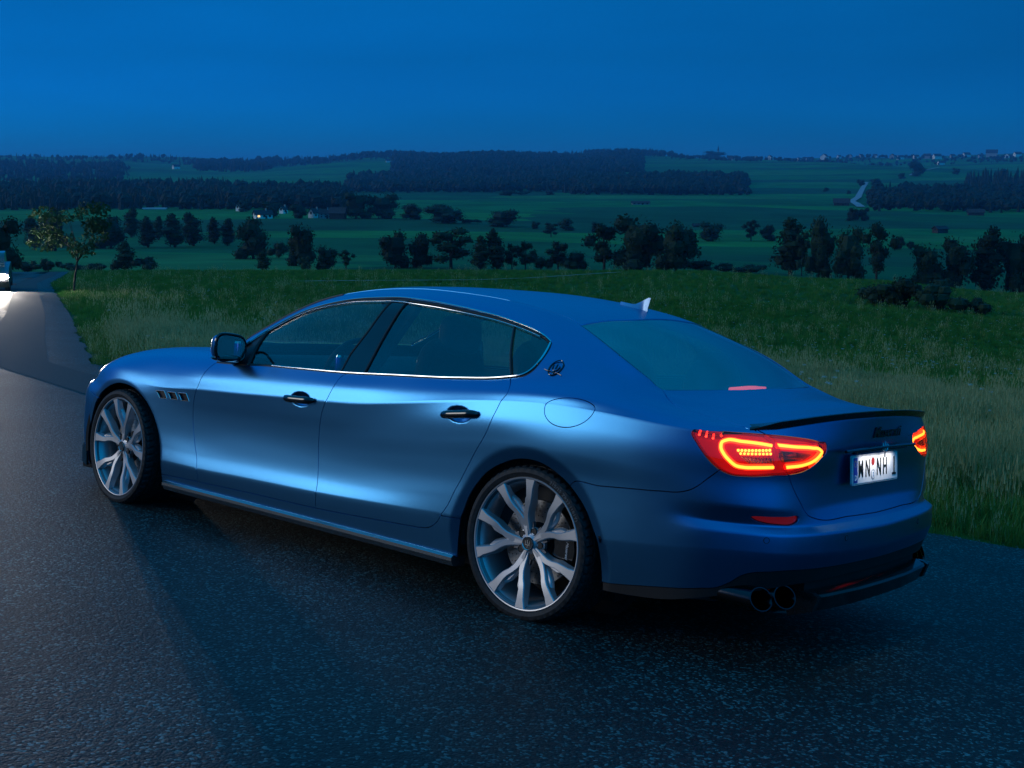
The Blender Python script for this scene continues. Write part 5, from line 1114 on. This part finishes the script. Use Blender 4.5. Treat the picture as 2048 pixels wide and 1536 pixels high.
    for k in range(30):
        for j, r in enumerate((.118, .140, .162, .179)):
            a = 2*math.pi*(k+j*.27)/30; hs.lathe([(0, -.0993), (.0032, -.0993)], 8, c=(r*math.cos(a), 0, r*math.sin(a)))
    hs.build('drill_holes', SHELL, disc, False)
    m = MB(); m.lathe([(0, -.09), (.085, -.09), (.092, -.105)], 40); m.build('disc_bell', BLACKM, root, ang=30)
    m = MB()
    pl = [(.118, -24), (.118, 0), (.118, 24), (.205, 27), (.222, 14), (.226, 0), (.222, -14), (.205, -27)]
    m.prism([(-r*math.cos(math.radians(t)), r*math.sin(math.radians(t))) for r, t in pl], -.135, -.068, lambda a, b, h: (a, h, b))
    cal = m.build('brake_caliper', BLACKG, root, ang=30)
    if lettering:
        tv, tf = text_mesh('Maserati', .022, shear=.4, extrude=.0006)
        mesh_obj('caliper_lettering', [(-.185-y*.9, -.0665+z, -x) for x, y, z in tv], tf, pm('white_lettering', (.7, .7, .7), .5), cal, False)
    return root
def copy_tree(o, parent=None):
    c = o.copy(); link(c); c.parent = parent
    for ch in list(o.children): copy_tree(ch, c)
    return c
wh = make_wheel(); wh.location = (0, .957, .349); wh.rotation_euler = (R(1.2), 0, R(0)); lbl(wh, 'nearest wheel, the rear one with size lettering on its tyre')
def spin(o, ang):
    for ch in o.children: ch.rotation_euler = (0, ang, 0) if ch.name.split('.')[0] in ('rim', 'tyre', 'brake_disc') else (0, 0, 0)
w2 = copy_tree(wh, car); w2.location = (3.171, .950, .349); w2.rotation_euler = (R(.6), 0, R(-4.6)); spin(w2, R(-22)); lbl(w2, 'front wheel nearest the camera, turned slightly')
for ch in list(w2.children):
    for g in list(ch.children):
        if g.name.startswith('tyre_lettering'): bpy.data.objects.remove(g)
w3 = copy_tree(wh, car); w3.location = (0, -.957, .349); w3.rotation_euler = (0, 0, math.pi); lbl(w3, 'rear wheel on the far side of the car')
w4 = copy_tree(wh, car); w4.location = (3.171, -.95, .349); w4.rotation_euler = (0, 0, math.pi-R(4.6)); lbl(w4, 'front wheel on the far side of the car')
# wheel housings, floor, inner walls
for cx in (0, 3.171):
    for s in (1, -1):
        m = MB(); v = []; f = []
        for i in range(33):
            a = math.radians(-12+204*i/32)
            for y, r in ((.905, .425), (.90, .405), (.56, .405)): v.append((cx+r*math.cos(a), s*y, .349+r*math.sin(a)*(.97)))
        for i in range(32):
            for k in range(2): f.append((i*3+k, i*3+k+1, i*3+k+4, i*3+k+3))
        m.add(v, f); m.lathe([(0, 0), (.42, 0)], 32, c=(cx, s*.56, .36)); m.build('wheel_arch_liner', SHELL, car)
m = MB(); m.box(-.3, 2.9, -.66, .66, .11, .21); m.build('underbody', SHELL, car)
# ------------------------------------------------------------------ door mirrors
def body_prj(pts, off=0.):     # (u, v) list -> skin points
    a = np.array(pts, float); return on_body(a[:, 0], a[:, 1], off)
for s in (1, -1):
    m = MB(); cx, cy, cz = 2.105, .985, 1.035
    v = []; f = []; nu, nv = 28, 12
    for j in range(nv+1):
        b = math.pi/2*j/nv
        for i in range(nu):
            a = 2*math.pi*i/nu; sg = lambda t, p: math.copysign(abs(t)**p, t)
            k = math.cos(b)**.55 if j < nv else 0.02
            yy = sg(math.cos(a), .55)*.100*k; zz = sg(math.sin(a), .62)*.073*k
            v.append((cx+.105*math.sin(b), s*(cy+yy-.015*math.sin(b)), cz+zz+.10*yy*(1 if zz > 0 else .3)-.008*math.sin(b)))
    for j in range(nv):
        for i in range(nu): f.append((j*nu+i, j*nu+(i+1) % nu, (j+1)*nu+(i+1) % nu, (j+1)*nu+i))
    m.add(v, f); mir = m.build('wing_mirror', PAINT, car, ang=50)
    ring = v[:nu]
    m = MB(); m.tube([(p[0]-.003, p[1], p[2]) for p in ring], .0075, 8, True); 
    m.add([(p[0]+.004, p[1], p[2]) for p in ring]+[(cx+.004, s*cy, cz)], [(i, (i+1) % nu, nu) for i in range(nu)]); m.build('mirror_rim', BLACKG, mir, ang=40)
    c = np.array([cx-.001, s*cy, cz]); g = [c+(np.array(p)-c)*[0, .90, .88] for p in ring]
    tilt = [(-.004+s*(p[1]-s*cy)*.06, 0, 0) for p in g]
    m = MB(); m.add([(p[0]-.006+t[0]*.5, p[1], p[2]) for p, t in zip(g, tilt)], [tuple(range(nu))]); m.build('mirror_glass', pm('mirror_silver', (.82, .85, .86), .02, 1), mir, False)
    m = MB(); m.ball((cx+.03, s*cy, cz-.058), (.07, .092, .022), 16, 8); m.build('mirror_lower_cover', BLACKG, mir)
    m = MB(); m.tube([(cx+.045, s*.96, cz-.060), (cx+.055, s*.915, cz-.075), (cx+.065, s*.885, cz-.085)], [.018, .022, .03], 10); m.build('mirror_arm', BLACKG, mir)
    m = MB(); m.tube(on_body([2.14, 2.2, 2.27], [10.35, 9.75, 9.15], .004)[0]*[1, s, 1], .012, 8); m.build('pillar_trim', BLACKG, car)
# ------------------------------------------------------------------ boot spoiler
us = np.concatenate([np.linspace(-1.035, -1.2, 14), np.linspace(-1.23, -1.9, 24)])
ec, en = on_body(us, np.full(len(us), 7.02)); top, tn = on_body(us, np.full(len(us), 8.7))
h = np.clip((-1.03-us)/.14, .05, 1)
A = []
for i in range(len(us)):
    out = np.array([ec[i][0]+.80, ec[i][1]*.35, 0]); out /= np.linalg.norm(out)
    inn = top[i]+np.array([0, 0, .0015]); e = ec[i]
    lip = e+out*.018*h[i]+np.array([0, 0, .020*h[i]+.002]); low = e+out*.010*h[i]+np.array([0, 0, -.004*h[i]]); root = e+np.array([0, 0, -.006])-out*.004
    A.append([inn, inn*.55+lip*.45+np.array([0, 0, .003*h[i]]), lip+np.array([0, 0, .002])-out*.002, lip, low, root])
A = np.array(A); full = np.concatenate([A, A[::-1][1:]*[1, -1, 1]]); nn_, kk = full.shape[:2]
f = [(i*kk+j, i*kk+j+1, (i+1)*kk+j+1, (i+1)*kk+j) for i in range(nn_-1) for j in range(kk-1)]
sp = autosmooth(mesh_obj('boot_spoiler', full.reshape(-1, 3), f, CARBON, boot), 40)
sp.data.materials[0] = CARBON
# paint-coloured upper skin of the lip
# ------------------------------------------------------------------ tail lights
LENS = pane('red_lens', (.95, .42, .34), .06, top=.5, gloss=(1, .8, .8)); HOUSE = pm('lamp_housing', (.30, .008, .010), .3, emit=(1, .015, .015), es=.30)
CLEAR = pm('clear_reflector', (.65, .55, .58), .12, .9)
TUBE_O = glow('light_guide_red', (1, .10, .02), 3.2); TUBE_I = glow('light_guide_amber', (1, .52, .06), 5.0); LED = glow('led_amber', (1, .42, .05), 9.0); LEDR = glow('led_red', (1, .05, .03), 8.0)
def pxl(pts): return pts
TAILRING = [(-1.0117, 6.545)]
TL = {'ringa': [(-1.1299, 6.4), (-1.0835, 6.49), (-1.0025, 6.607), (-0.9343, 6.663), (-0.9161, 6.574), (-0.911, 6.338), (-0.9235, 6.053), (-0.9479, 5.791), (-0.9772, 5.594), (-1.009, 5.544), (-1.0638, 5.552), (-1.1372, 5.57)], 'ringb': [(-1.1568, 6.408), (-1.2439, 6.296), (-1.3591, 6.182), (-1.4139, 6.096), (-1.4302, 6.003), (-1.4117, 5.877), (-1.3695, 5.711), (-1.3104, 5.61), (-1.2023, 5.559)], 'seg_top': [(-1.1299, 6.4), (-1.0835, 6.49)], 'block': [(-0.9734, 6.324), (-1.1336, 6.284), (-1.1271, 6.043), (-0.993, 6.033)], 'clearl': [(-0.9932, 5.975), (-1.1377, 5.934), (-1.1438, 5.715), (-1.0266, 5.698)], 'rev': [(-1.1637, 6.203), (-1.2632, 6.091), (-1.3657, 5.938), (-1.3006, 5.783), (-1.1797, 5.744), (-1.1574, 5.948)], 'leds': [(-0.8153, 6.804, -0.8771, 6.713, 3, 'r', 0.0048), (-0.9831, 6.246, -1.118, 6.236, 10, 'a', 0.0055), (-0.9929, 6.111, -1.121, 6.096, 9, 'a', 0.005)]}
for s in (1, -1):
    mi = s < 0
    for nm in ('tail_light', 'boot_light'):
        lens = panel([nm], 'tail_light_lens' if nm == 'tail_light' else 'boot_light_lens', LENS, car, off=.0005, gap=.0016, flange=.03, mirror=mi)
        panel([nm], 'lamp_housing', HOUSE, lens, off=-.034, gap=.001, flange=0.002, mirror=mi)
        if nm == 'tail_light': L0 = lens
        else: L1 = lens
    def tube3(key, r, off, mat, name, par):
        c = chain(TL[key], du=.006); p, n = on_body(c[:, 0], c[:, 1], off); p = p*[1, s, 1]; n = n*[1, s, 1]
        m = MB(); m.tube(p, r, 8, False, .8, up=n); m.build(name, mat, par)
    for key, par in (('ringa', L0), ('ringb', L1)):
        tube3(key, .0115, -.020, TUBE_O, 'light_guide', par); tube3(key, .0062, -.0105, TUBE_I, 'light_core', par)
    
    for key, mat, name, off, par in (('block', pm('amber_cavity', (.5, .12, .05), .3, emit=(1, .22, .04), es=.55), 'indicator_cavity', -.020, L0), ('clearl', CLEAR, 'reflector_cell', -.020, L0), ('rev', CLEAR, 'reversing_lamp', -.014, L1)):
        a = np.array(TL[key]); p, n = on_body(a[:, 0], a[:, 1], off); p = p*[1, s, 1]
        v = list(p)+list(p-n*[1, s, 1]*.004); k = len(p); m = MB()
        m.add(v, [tuple(range(k)), tuple(range(k, 2*k))[::-1]]+[(i, (i+1) % k, k+(i+1) % k, k+i) for i in range(k)]); o = m.build(name, mat, par, False)
    for (u0, v0, u1, v1, n_, mat, r) in TL['leds']:
        for q in range(n_):
            t = q/max(1, n_-1); p, n = on_body(u0+(u1-u0)*t, v0+(v1-v0)*t, -.012); p = (p*[1, s, 1])[0]
            m = MB(); m.ball(p, (r, r, r), 8, 6); m.build('led', LED if mat == 'a' else LEDR, L0)
    # bars of the clear cell and the reversing lamp
    m = MB()
    a = np.array(TL['clearl'])
    for q in range(9):
        t = (q+.5)/9; P0 = a[0]*(1-t)+a[1]*t; P1 = a[3]*(1-t)+a[2]*t; p, n = on_body([P0[0], P1[0]], [P0[1], P1[1]], -.015); m.tube(p*[1, s, 1], .0022, 6)
    m.build('reflector_ribs', pm('ruby_plastic', (.35, .02, .03), .15), L0)
for yy in (.40, -.40):
    m = MB(); m.ball((-.06, yy, 1.13), (.06, .13, .09), 20, 12, .62); m.build('rear_headrest', LEATHER, car)
pl_ = bpy.data.lights.new('plate_lamp', 'AREA'); pl_.energy = .24; pl_.spread = R(110); pl_.size = .34; pl_.size_y = .02; pl_.shape = 'RECTANGLE'; pl_.color = (1, .97, .95)
po_ = bpy.data.objects.new('plate_lamp', pl_); link(po_, boot); po_.location = (-1.215, .03, .882); po_.rotation_euler = (0, R(-24), 0); pl_.size, pl_.size_y = .02, .34
# high brake light inside the rear glass
m = MB(); m.tube([(-.505, -.165, 1.079), (-.516, 0, 1.086), (-.505, .165, 1.079)], .0088, 8, flat=1.0); m.build('high_brake_light', glow('brake_led', (1, .10, .10), 3.2), car)
# ------------------------------------------------------------------ number plate
def plate(s=1):
    x0, yc, zc, w_, h_ = -1.170, .030, .806, .46, .112; tilt = .10
    def T(a, b, d): return (x0-.004+b*tilt-d, yc-a, zc+b)          # a: right as read, b: up, d: proud
    par = empty('number_plate', (0, 0, 0), parent=boot)
    def rrect(w, h, r):
        return [(sx*(w/2-r)+r*math.cos(t), sy*(h/2-r)+r*math.sin(t)) for sx, sy, a0 in ((1, 1, 0), (-1, 1, 90), (-1, -1, 180), (1, -1, 270)) for t in [R(a0+d) for d in (0, 30, 60, 90)]]
    m = MB(); m.prism(rrect(w_+.014, h_+.014, .009), -.006, .002, T); m.build('plate_holder', pm('plate_frame', (.55, .55, .56), .3), par, False)
    m = MB(); m.prism(rrect(w_, h_, .007), .002, .004, T); m.build('plate_base', pm('plate_white', (.82, .82, .82), .35), par, False)
    m = MB(); m.prism([(-w_/2+.003, -h_/2+.003), (-w_/2+.043, -h_/2+.003), (-w_/2+.043, h_/2-.003), (-w_/2+.003, h_/2-.003)], .0042, .0048, T); m.build('blue_band', pm('plate_blue', (.02, .05, .35), .4), par, False)
    wht = pm('plate_white_print', (.8, .8, .8), .4); blk = pm('plate_black_print', (.008, .008, .008), .4)
    def put(t, a, b, size, sx, mat, nm, bold=.0003):
        v, f = text_mesh(t, size, bold=bold, sx=sx, extrude=.0008); mesh_obj(nm, [T(x+a, y+b, z+.0056) for x, y, z in v], f, mat, par, False)
    put('D', -w_/2+.023, -.032, .032, 1.0, wht, 'country_letter', .0006)
    m = MB()
    for k in range(12):
        a = 2*math.pi*k/12; m.lathe([(0, 0), (.0021, 0)], 6, axis='x', c=T(-w_/2+.023+.012*math.cos(a), .027+.012*math.sin(a), .0052))
    m.build('star_ring', pm('plate_yellow', (.75, .6, .05), .4), par, False)
    put('M', -.155, 0, .104, .64, blk, 'plate_letter'); put('N', -.086, 0, .108, .60, blk, 'plate_letter')
    put('N', .030, 0, .108, .60, blk, 'plate_letter'); put('H', .094, 0, .108, .60, blk, 'plate_letter'); put('1', .192, 0, .108, .80, blk, 'plate_letter')
    def disc(a, b, r, mat, nm, d=.0052):
        m = MB(); m.prism([(a+r*math.cos(t), b+r*math.sin(t)) for t in np.linspace(0, 2*math.pi, 24)[:-1]], .004, d, T); m.build(nm, mat, par, False)
    m = MB(); m.prism([(.172, -.040), (.212, -.040), (.212, -.030), (.172, -.030)], .0042, .0060, T); m.build('digit_foot', blk, par, False)
    disc(-.030, .030, .0165, pm('red_seal', (.30, .02, .02), .4), 'inspection_seal'); disc(-.030, -.026, .0215, pm('seal_grey', (.30, .34, .38), .35), 'registration_seal'); disc(-.030, -.026, .0170, wht, 'seal_disc', .0058)
    v, f = text_mesh('2', .026, extrude=.0004); mesh_obj('seal_mark', [T(x-.030, y-.026, z+.0066) for x, y, z in v], f, pm('seal_blue', (.05, .2, .4), .4), par, False)
plate()
m = MB(); m.tube([(-1.176, -.27, .884), (-1.190, 0, .889), (-1.176, .27, .884)], .012, 8, flat=.6); m.build('plate_lamp_bar', BLACKG, boot)
m = MB(); m.tube([(-1.184, -.36, .893), (-1.199, 0, .9), (-1.184, .36, .893)], .007, 8); m.build('boot_handle_strip', BLACKG, boot)
# lettering on the boot, black metal script; it bends with the lid
v, f = text_mesh('Maserati', .066, shear=.45, bold=.0006, extrude=.0016, space=1.06)
L = []
for x, y, z in v:
    yy = -.135-x*1.22; zz = .952+y+.0*x
    p, n = on_body(-1.9 if abs(yy) < 1e-3 else float(np.interp(abs(yy), [0, .245, .49], [-1.9, -1.65, -1.4])), float(np.interp(zz, [.905, 1.0], [6., 6.85])))
    L.append((p[0][0]-.004-z, yy, zz))
mesh_obj('boot_lettering', L, f, pm('black_script', (.004, .004, .004), .35), boot, False)
m = MB(); m.tube([(-1.178, -.30, .935), (-1.172, -.345, .936)], .0016, 6); m.tube([(-1.183, .04, .978), (-1.181, .008, .978)], .0016, 6)
m.build('lettering_flourish', BLACKM, boot)
# trident badge over the plate
m = MB(); bx = -1.2
for a in (-.020, 0, .020): m.tube([(bx, a, .885), (bx, a*1.25, .905), (bx+.004, a, .925 if a == 0 else .918)], [.003, .0035, .001], 6)
m.tube([(bx, -.024, .888), (bx, 0, .880), (bx, .024, .888)], .003, 6); m.tube([(bx, 0, .88), (bx, 0, .855)], .003, 6); m.build('trident_badge', CHROME, boot)
# oval badge with trident on the C pillar
bc = (-.0176, 9.71); p0, n0 = on_body(*bc); p0 = p0[0]; n0 = n0[0]; ax = on_body(bc[0]-.05, bc[1])[0][0]-p0; ax -= n0*(ax@n0); ax /= np.linalg.norm(ax); upv = np.cross(ax, n0); upv *= math.copysign(1, upv[2])
def BT(a, b): return p0+ax*a+upv*b+n0*.0025
oc = []
for t in np.linspace(0, 2*math.pi, 40)[:-1]: oc.append(BT(.031*math.cos(t)+.006*math.sin(t), .041*math.sin(t)))
m = MB(); m.tube(oc, .0028, 6, True); 
for a, h_ in ((-.015, .014), (0, .026), (.015, .014)): m.tube([BT(a*.9, -.008), BT(a*1.25, .006), BT(a, h_)], [.0022, .0032, .0008], 6)
m.tube([BT(-.018, -.004), BT(-.010, -.014), BT(0, -.017), BT(.010, -.014), BT(.018, -.004)], .0024, 6); m.tube([BT(0, -.017), BT(0, -.032)], .0028, 6); m.tube([BT(-.052, -.020), BT(-.03, -.0235), BT(0, -.024), BT(.03, -.026), BT(.048, -.030)], .0018, 6)
m.build('oval_badge', BLACKG, quarter)
# bumper reflectors, sensors, exhausts, diffuser
for s in (1, -1):
    mi = s < 0
    panel(['reflector'], 'bumper_reflector', pm('self_lit_red_reflector', (.42, .012, .02), .18, coat=.3, emit=(1, .02, .03), es=.09), rbump, off=-.012, gap=.001, flange=.012, mirror=mi)  # weak red emission added to brighten the reflector, which is no lamp
    c = CH['reflector']; p, n = on_body(c[::2, 0], c[::2, 1], .001)
    for (u_, v_) in ((-1.104, 1.707), (-1.5304, 1.652)):
        p, n = on_body(u_, v_); p = p[0]*[1, s, 1]; n = n[0]*[1, s, 1]; e1 = np.cross(n, [0, 0, 1]); e1 /= np.linalg.norm(e1); e2 = np.cross(n, e1)
        m = MB(); m.tube([p+(e1*math.cos(t)+e2*math.sin(t))*.0115+n*.0004 for t in np.linspace(0, 2*math.pi, 25)[:-1]], .0014, 6, True); so = m.build('parking_sensor', BLACKM, rbump)
        m = MB(); v = [p+(e1*math.cos(t)+e2*math.sin(t))*.0098+n*.0012 for t in np.linspace(0, 2*math.pi, 21)[:-1]]; m.add(v, [tuple(range(20))]); m.build('sensor_face', PAINT, so, False)
    for (yc, xc) in ((.815, -1.09), (.695, -1.13)):
        m = MB(); c = (0, s*yc, .318); n_ = 36; v = []; prof = [(.058, .20), (.060, .0), (.0595, -.006), (.055, -.006), (.054, .004), (.052, .20)]
        for i in range(n_):
            a = 2*math.pi*i/n_; ca, sa = math.cos(a), math.sin(a)
            for r, hx in prof: v.append((xc+hx+(.30*sa*r if hx < .1 else 0)+.25*ca*r*s*(1 if hx < .1 else 0), s*yc+r*1.02*ca, .318+r*.76*sa))
        k = len(prof); f = [(i*k+j, i*k+j+1, ((i+1) % n_)*k+j+1, ((i+1) % n_)*k+j) for i in range(n_) for j in range(k-1)]
        m.add(v, f); ex = m.build('exhaust_pipe', pm('black_chrome', (.05, .05, .055), .16, 1), car, ang=35)
        m = MB(); m.add([(xc+.15, s*yc+.05*math.cos(t), .318+.04*math.sin(t)) for t in np.linspace(0, 2*math.pi, 21)[:-1]], [tuple(range(20))]); m.build('exhaust_bore', SHELL, ex, False)
ys = np.linspace(-.56, .56, 41)
def xr(y, d=0): return float(np.interp(abs(y), [0, .25, .5, .73], [-1.238, -1.233, -1.208, -1.16]))+d
v = []; f = []
for y in ys:
    k_ = min(1, (.60-abs(y))/.12)
    for dx, z in ((.03, .335), (-.014, .323), (-.022, .314), (-.018, .306), (.0, .262-.01*k_), (.08, .225), (.30, .19)): v.append((xr(y, dx), y, z))
k = 7
for i in range(len(ys)-1):
    for j in range(k-1): f.append((i*k+j, (i+1)*k+j, (i+1)*k+j+1, i*k+j+1))
autosmooth(mesh_obj('rear_diffuser', v, f, CARBON, car), 25)
for s in (1, -1):
    m = MB(); m.prism([(-1.20, .33), (-1.225, .318), (-1.205, .255), (-1.10, .22), (-1.05, .33)], s*.555, s*.585, lambda a, b, h: (a, h, b)); m.build('diffuser_fin', CARBON, car, ang=25)
    m = MB(); v = []
    for y, x in ((.60, -1.13), (.70, -1.09), (.80, -1.02), (.86, -.93), (.90, -.80)):
        v += [(x+.16, s*y*.95, .40), (x+.17, s*y*.95, .25)]
    m.add(v, [(2*i, 2*i+2, 2*i+3, 2*i+1) for i in range(4)]); m.build('exhaust_surround', BLACKM, car)
m = MB(); m.box(-.92, -.45, -.60, .60, .24, .25); m.build('rear_undertray', SHELL, car, False)
m = MB(); m.prism([(-1.15, -.56), (-1.18, 0), (-1.15, .56), (-1.0, .56), (-1.0, -.56)], .25, .40, lambda a, b, h: (a, b, h)); m.build('valance_blackout', SHELL, car, False)  # added dark block that blacks out the red glow in the valance gap
# roof aerial
fin = MB(); base = on_body(.13, 14)[0][0]; bz = base[2]
v = []; n_ = 14
for i in range(n_+1):
    t = i/n_; x = .255-.165*t; w_ = .030*math.sin(math.pi*min(1, t*1.25+.04))**.6*(1 if t < .8 else 1) ; w_ = max(w_, .004); hh = .018+.0*t+(.062*max(0, (t-.45)/.55)**1.15)
    if t > .97: hh *= .9
    z0 = float(on_body(x, 14)[0][0][2])-.004
    v += [(x, -w_, z0), (x, -w_*.55, z0+min(hh, .022)), (x-.012*t, 0, z0+hh), (x, w_*.55, z0+min(hh, .022)), (x, w_, z0)]
f = [(i*5+j, i*5+j+1, (i+1)*5+j+1, (i+1)*5+j) for i in range(n_) for j in range(4)]+[(0, 1, 2, 3, 4), tuple(n_*5+j for j in (4, 3, 2, 1, 0))]
fin.add(v, f); fin.build('roof_aerial', pm('silver_blue_paint', (.25, .40, .60), .3, .8), car, ang=30)
# windscreen wiper hint, interior ---------------------------------
def seat(x, y, name='seat', rest=True):
    sroot = MB(); sroot.ball((x+.05, y, .52), (.27, .25, .10), 18, 10, .6); so = sroot.build(name, LEATHER, car)
    m = MB(); m.ball((x-.26, y, .86), (.075, .245, .33), 18, 12, .6); b = m.build('seat_back', LEATHER, so)
    b.location = (0, 0, 0)
    if rest:
        m = MB(); m.ball((x-.315, y, 1.205), (.060, .135, .105), 20, 12, .62); m.build('headrest', LEATHER, so)
        for d in (-.06, .06):
            m = MB(); m.tube([(x-.285, y+d, 1.05), (x-.305, y+d, 1.16)], .006, 8); m.build('headrest_post', CHROME, so)
seat(1.30, .38); seat(1.30, -.38); seat(.18, .40, 'rear_seat', False); seat(.18, -.40, 'rear_seat', False)
m = MB(); m.prism([(2.52, .93), (2.30, .985), (1.98, .985), (1.86, .93), (1.84, .78), (2.5, .70)], -.80, .80, lambda a, b, h: (a, h, b)); dash = m.build('dashboard', CABIN, car, ang=30)
m = MB(); m.tube([(1.80+.0*t, .38+.185*math.cos(t), .955+.185*math.sin(t)) if False else (1.80-.07*math.sin(t), .38+.185*math.cos(t), .945+.172*math.sin(t)) for t in np.linspace(0, 2*math.pi, 41)[:-1]], .0155, 10, True); sw = m.build('steering_wheel', LEATHER, car)
m = MB(); m.ball((1.80, .38, .945), (.02, .065, .055), 14, 8); m.tube([(1.80, .21, .95), (1.79, .38, .945), (1.80, .55, .95)], .014, 8, flat=1.6); m.tube([(1.80, .38, .94), (1.86, .38, .80)], .018, 8); m.build('wheel_hub', CABIN, sw)
m = MB(); m.ball((1.86, .0, 1.335), (.018, .11, .034), 16, 8, .6); m.tube([(1.87, 0, 1.36), (1.93, 0, 1.385)], .012, 8); m.build('rear_view_mirror', CABIN, car)
for s in (1, -1):
    m = MB(); m.prism([(2.35, .94), (-.1, .99), (-.1, .35), (2.35, .35)], s*.80, s*.84, lambda a, b, h: (a, h, b)); m.build('door_trim', CABIN, car)
    m = MB(); m.tube([(1.17, s*.83, 1.0), (1.03, s*.66, 1.37)], .05, 8, flat=.5, up=(0, 1, .5)); m.build('inner_pillar', CABIN, car)
m = MB(); m.prism([(.25, .96), (-.55, 1.0), (-.62, .94), (.25, .9)], -.78, .78, lambda a, b, h: (a, h, b)); m.build('parcel_shelf', CABIN, car, False)
m = MB(); m.box(.9, 2.2, -.12, .12, .3, .68); m.build('centre_console', CABIN, car, False)
can = tag(empty('drink_can', tuple(M3@np.array([1.63, .62, .93])), CARROT), 'small blue and silver drink can behind the front side window', 'can')
m = MB(); m.lathe([(0, 0), (.024, 0), (.026, .006), (.026, .10), (.022, .112), (0, .112)], 24, axis='z'); m.build('can_body', pm('can_blue', (.02, .06, .45), .25, .6), can)
m = MB(); m.lathe([(.0262, .100), (.0225, .1125), (0, .1135)], 24, axis='z'); m.build('can_rim', CHROME, can)
# ------------------------------------------------------------------ the oncoming car: only its lit side is in the frame
g0 = ground(-25, 50.); gp = np.array([float(q) for q in g0]); gp[2] += .03
oc = tag(empty('oncoming_car', tuple(gp), (0, 0, R(-70))), 'oncoming car cut by the left edge with a dazzling headlight', 'car')
def OC(pts, name, mat, y0, y1, ang=35): m = MB(); m.prism(pts, y0, y1, lambda a, b, h: (a, h, b)); return m.build(name, mat, oc, ang=ang)
OC([(-2.1, .25), (2.15, .22), (2.25, .45), (2.15, .70), (1.1, .92), (-1.6, .98), (-2.15, .90), (-2.2, .45)], 'car_body', pm('dark_car_paint', (.03, .03, .035), .3, .4), -.88, .88)
OC([(1.05, .92), (.30, 1.42), (-1.0, 1.45), (-1.75, .98)], 'cabin_glass', pm('car_glass_dark', (.02, .03, .035), .05), -.72, .72)
for x in (1.35, -1.3):
    for s in (-1, 1): m = MB(); m.lathe([(0, -.11), (.22, -.11), (.32, -.09), (.33, 0), (.32, .09), (.22, .11), (0, .11)], 24, c=(x, s*.80, .33)); m.build('wheel', pm('black_tyre', (.02, .02, .02), .8), oc)
for s in (-1, 1):
    m = MB(); m.ball((2.15, s*.66, .62), (.09, .23, .13), 14, 8); h = m.build('headlight', glow('headlamp_beam', (1, .93, .84), 900.), oc)
    if True:
        ld = bpy.data.lights.new('headlamp', 'SPOT'); ld.energy = 2600; ld.spot_size = R(20); ld.spot_blend = 1.0; ld.shadow_soft_size = .07; ld.color = (1, .90, .80)
        lo = bpy.data.objects.new('headlamp', ld); link(lo, oc); lo.location = (2.26, s*.66, .64); lo.rotation_euler = (0, R(-90), 0)
m = MB(); m.box(2.18, 2.24, -.5, .5, .36, .58); m.build('grille', WINM, oc, False)
# ------------------------------------------------------------------ evening air
hz = MB(); hz.box(-11000, 11000, -75, 9600, -60, 120)
m, t, b = newmat('evening_haze'); t.nodes.remove(b)
pv = N(t, 'ShaderNodeVolumePrincipled'); pv.inputs['Color'].default_value = (.16, .55, 1, 1); pv.inputs['Density'].default_value = .00013; pv.inputs['Anisotropy'].default_value = .1
t.links.new(pv.outputs[0], t.nodes['Material Output'].inputs['Volume'])
tag(hz.build('haze', m, None, False), kind='stuff')
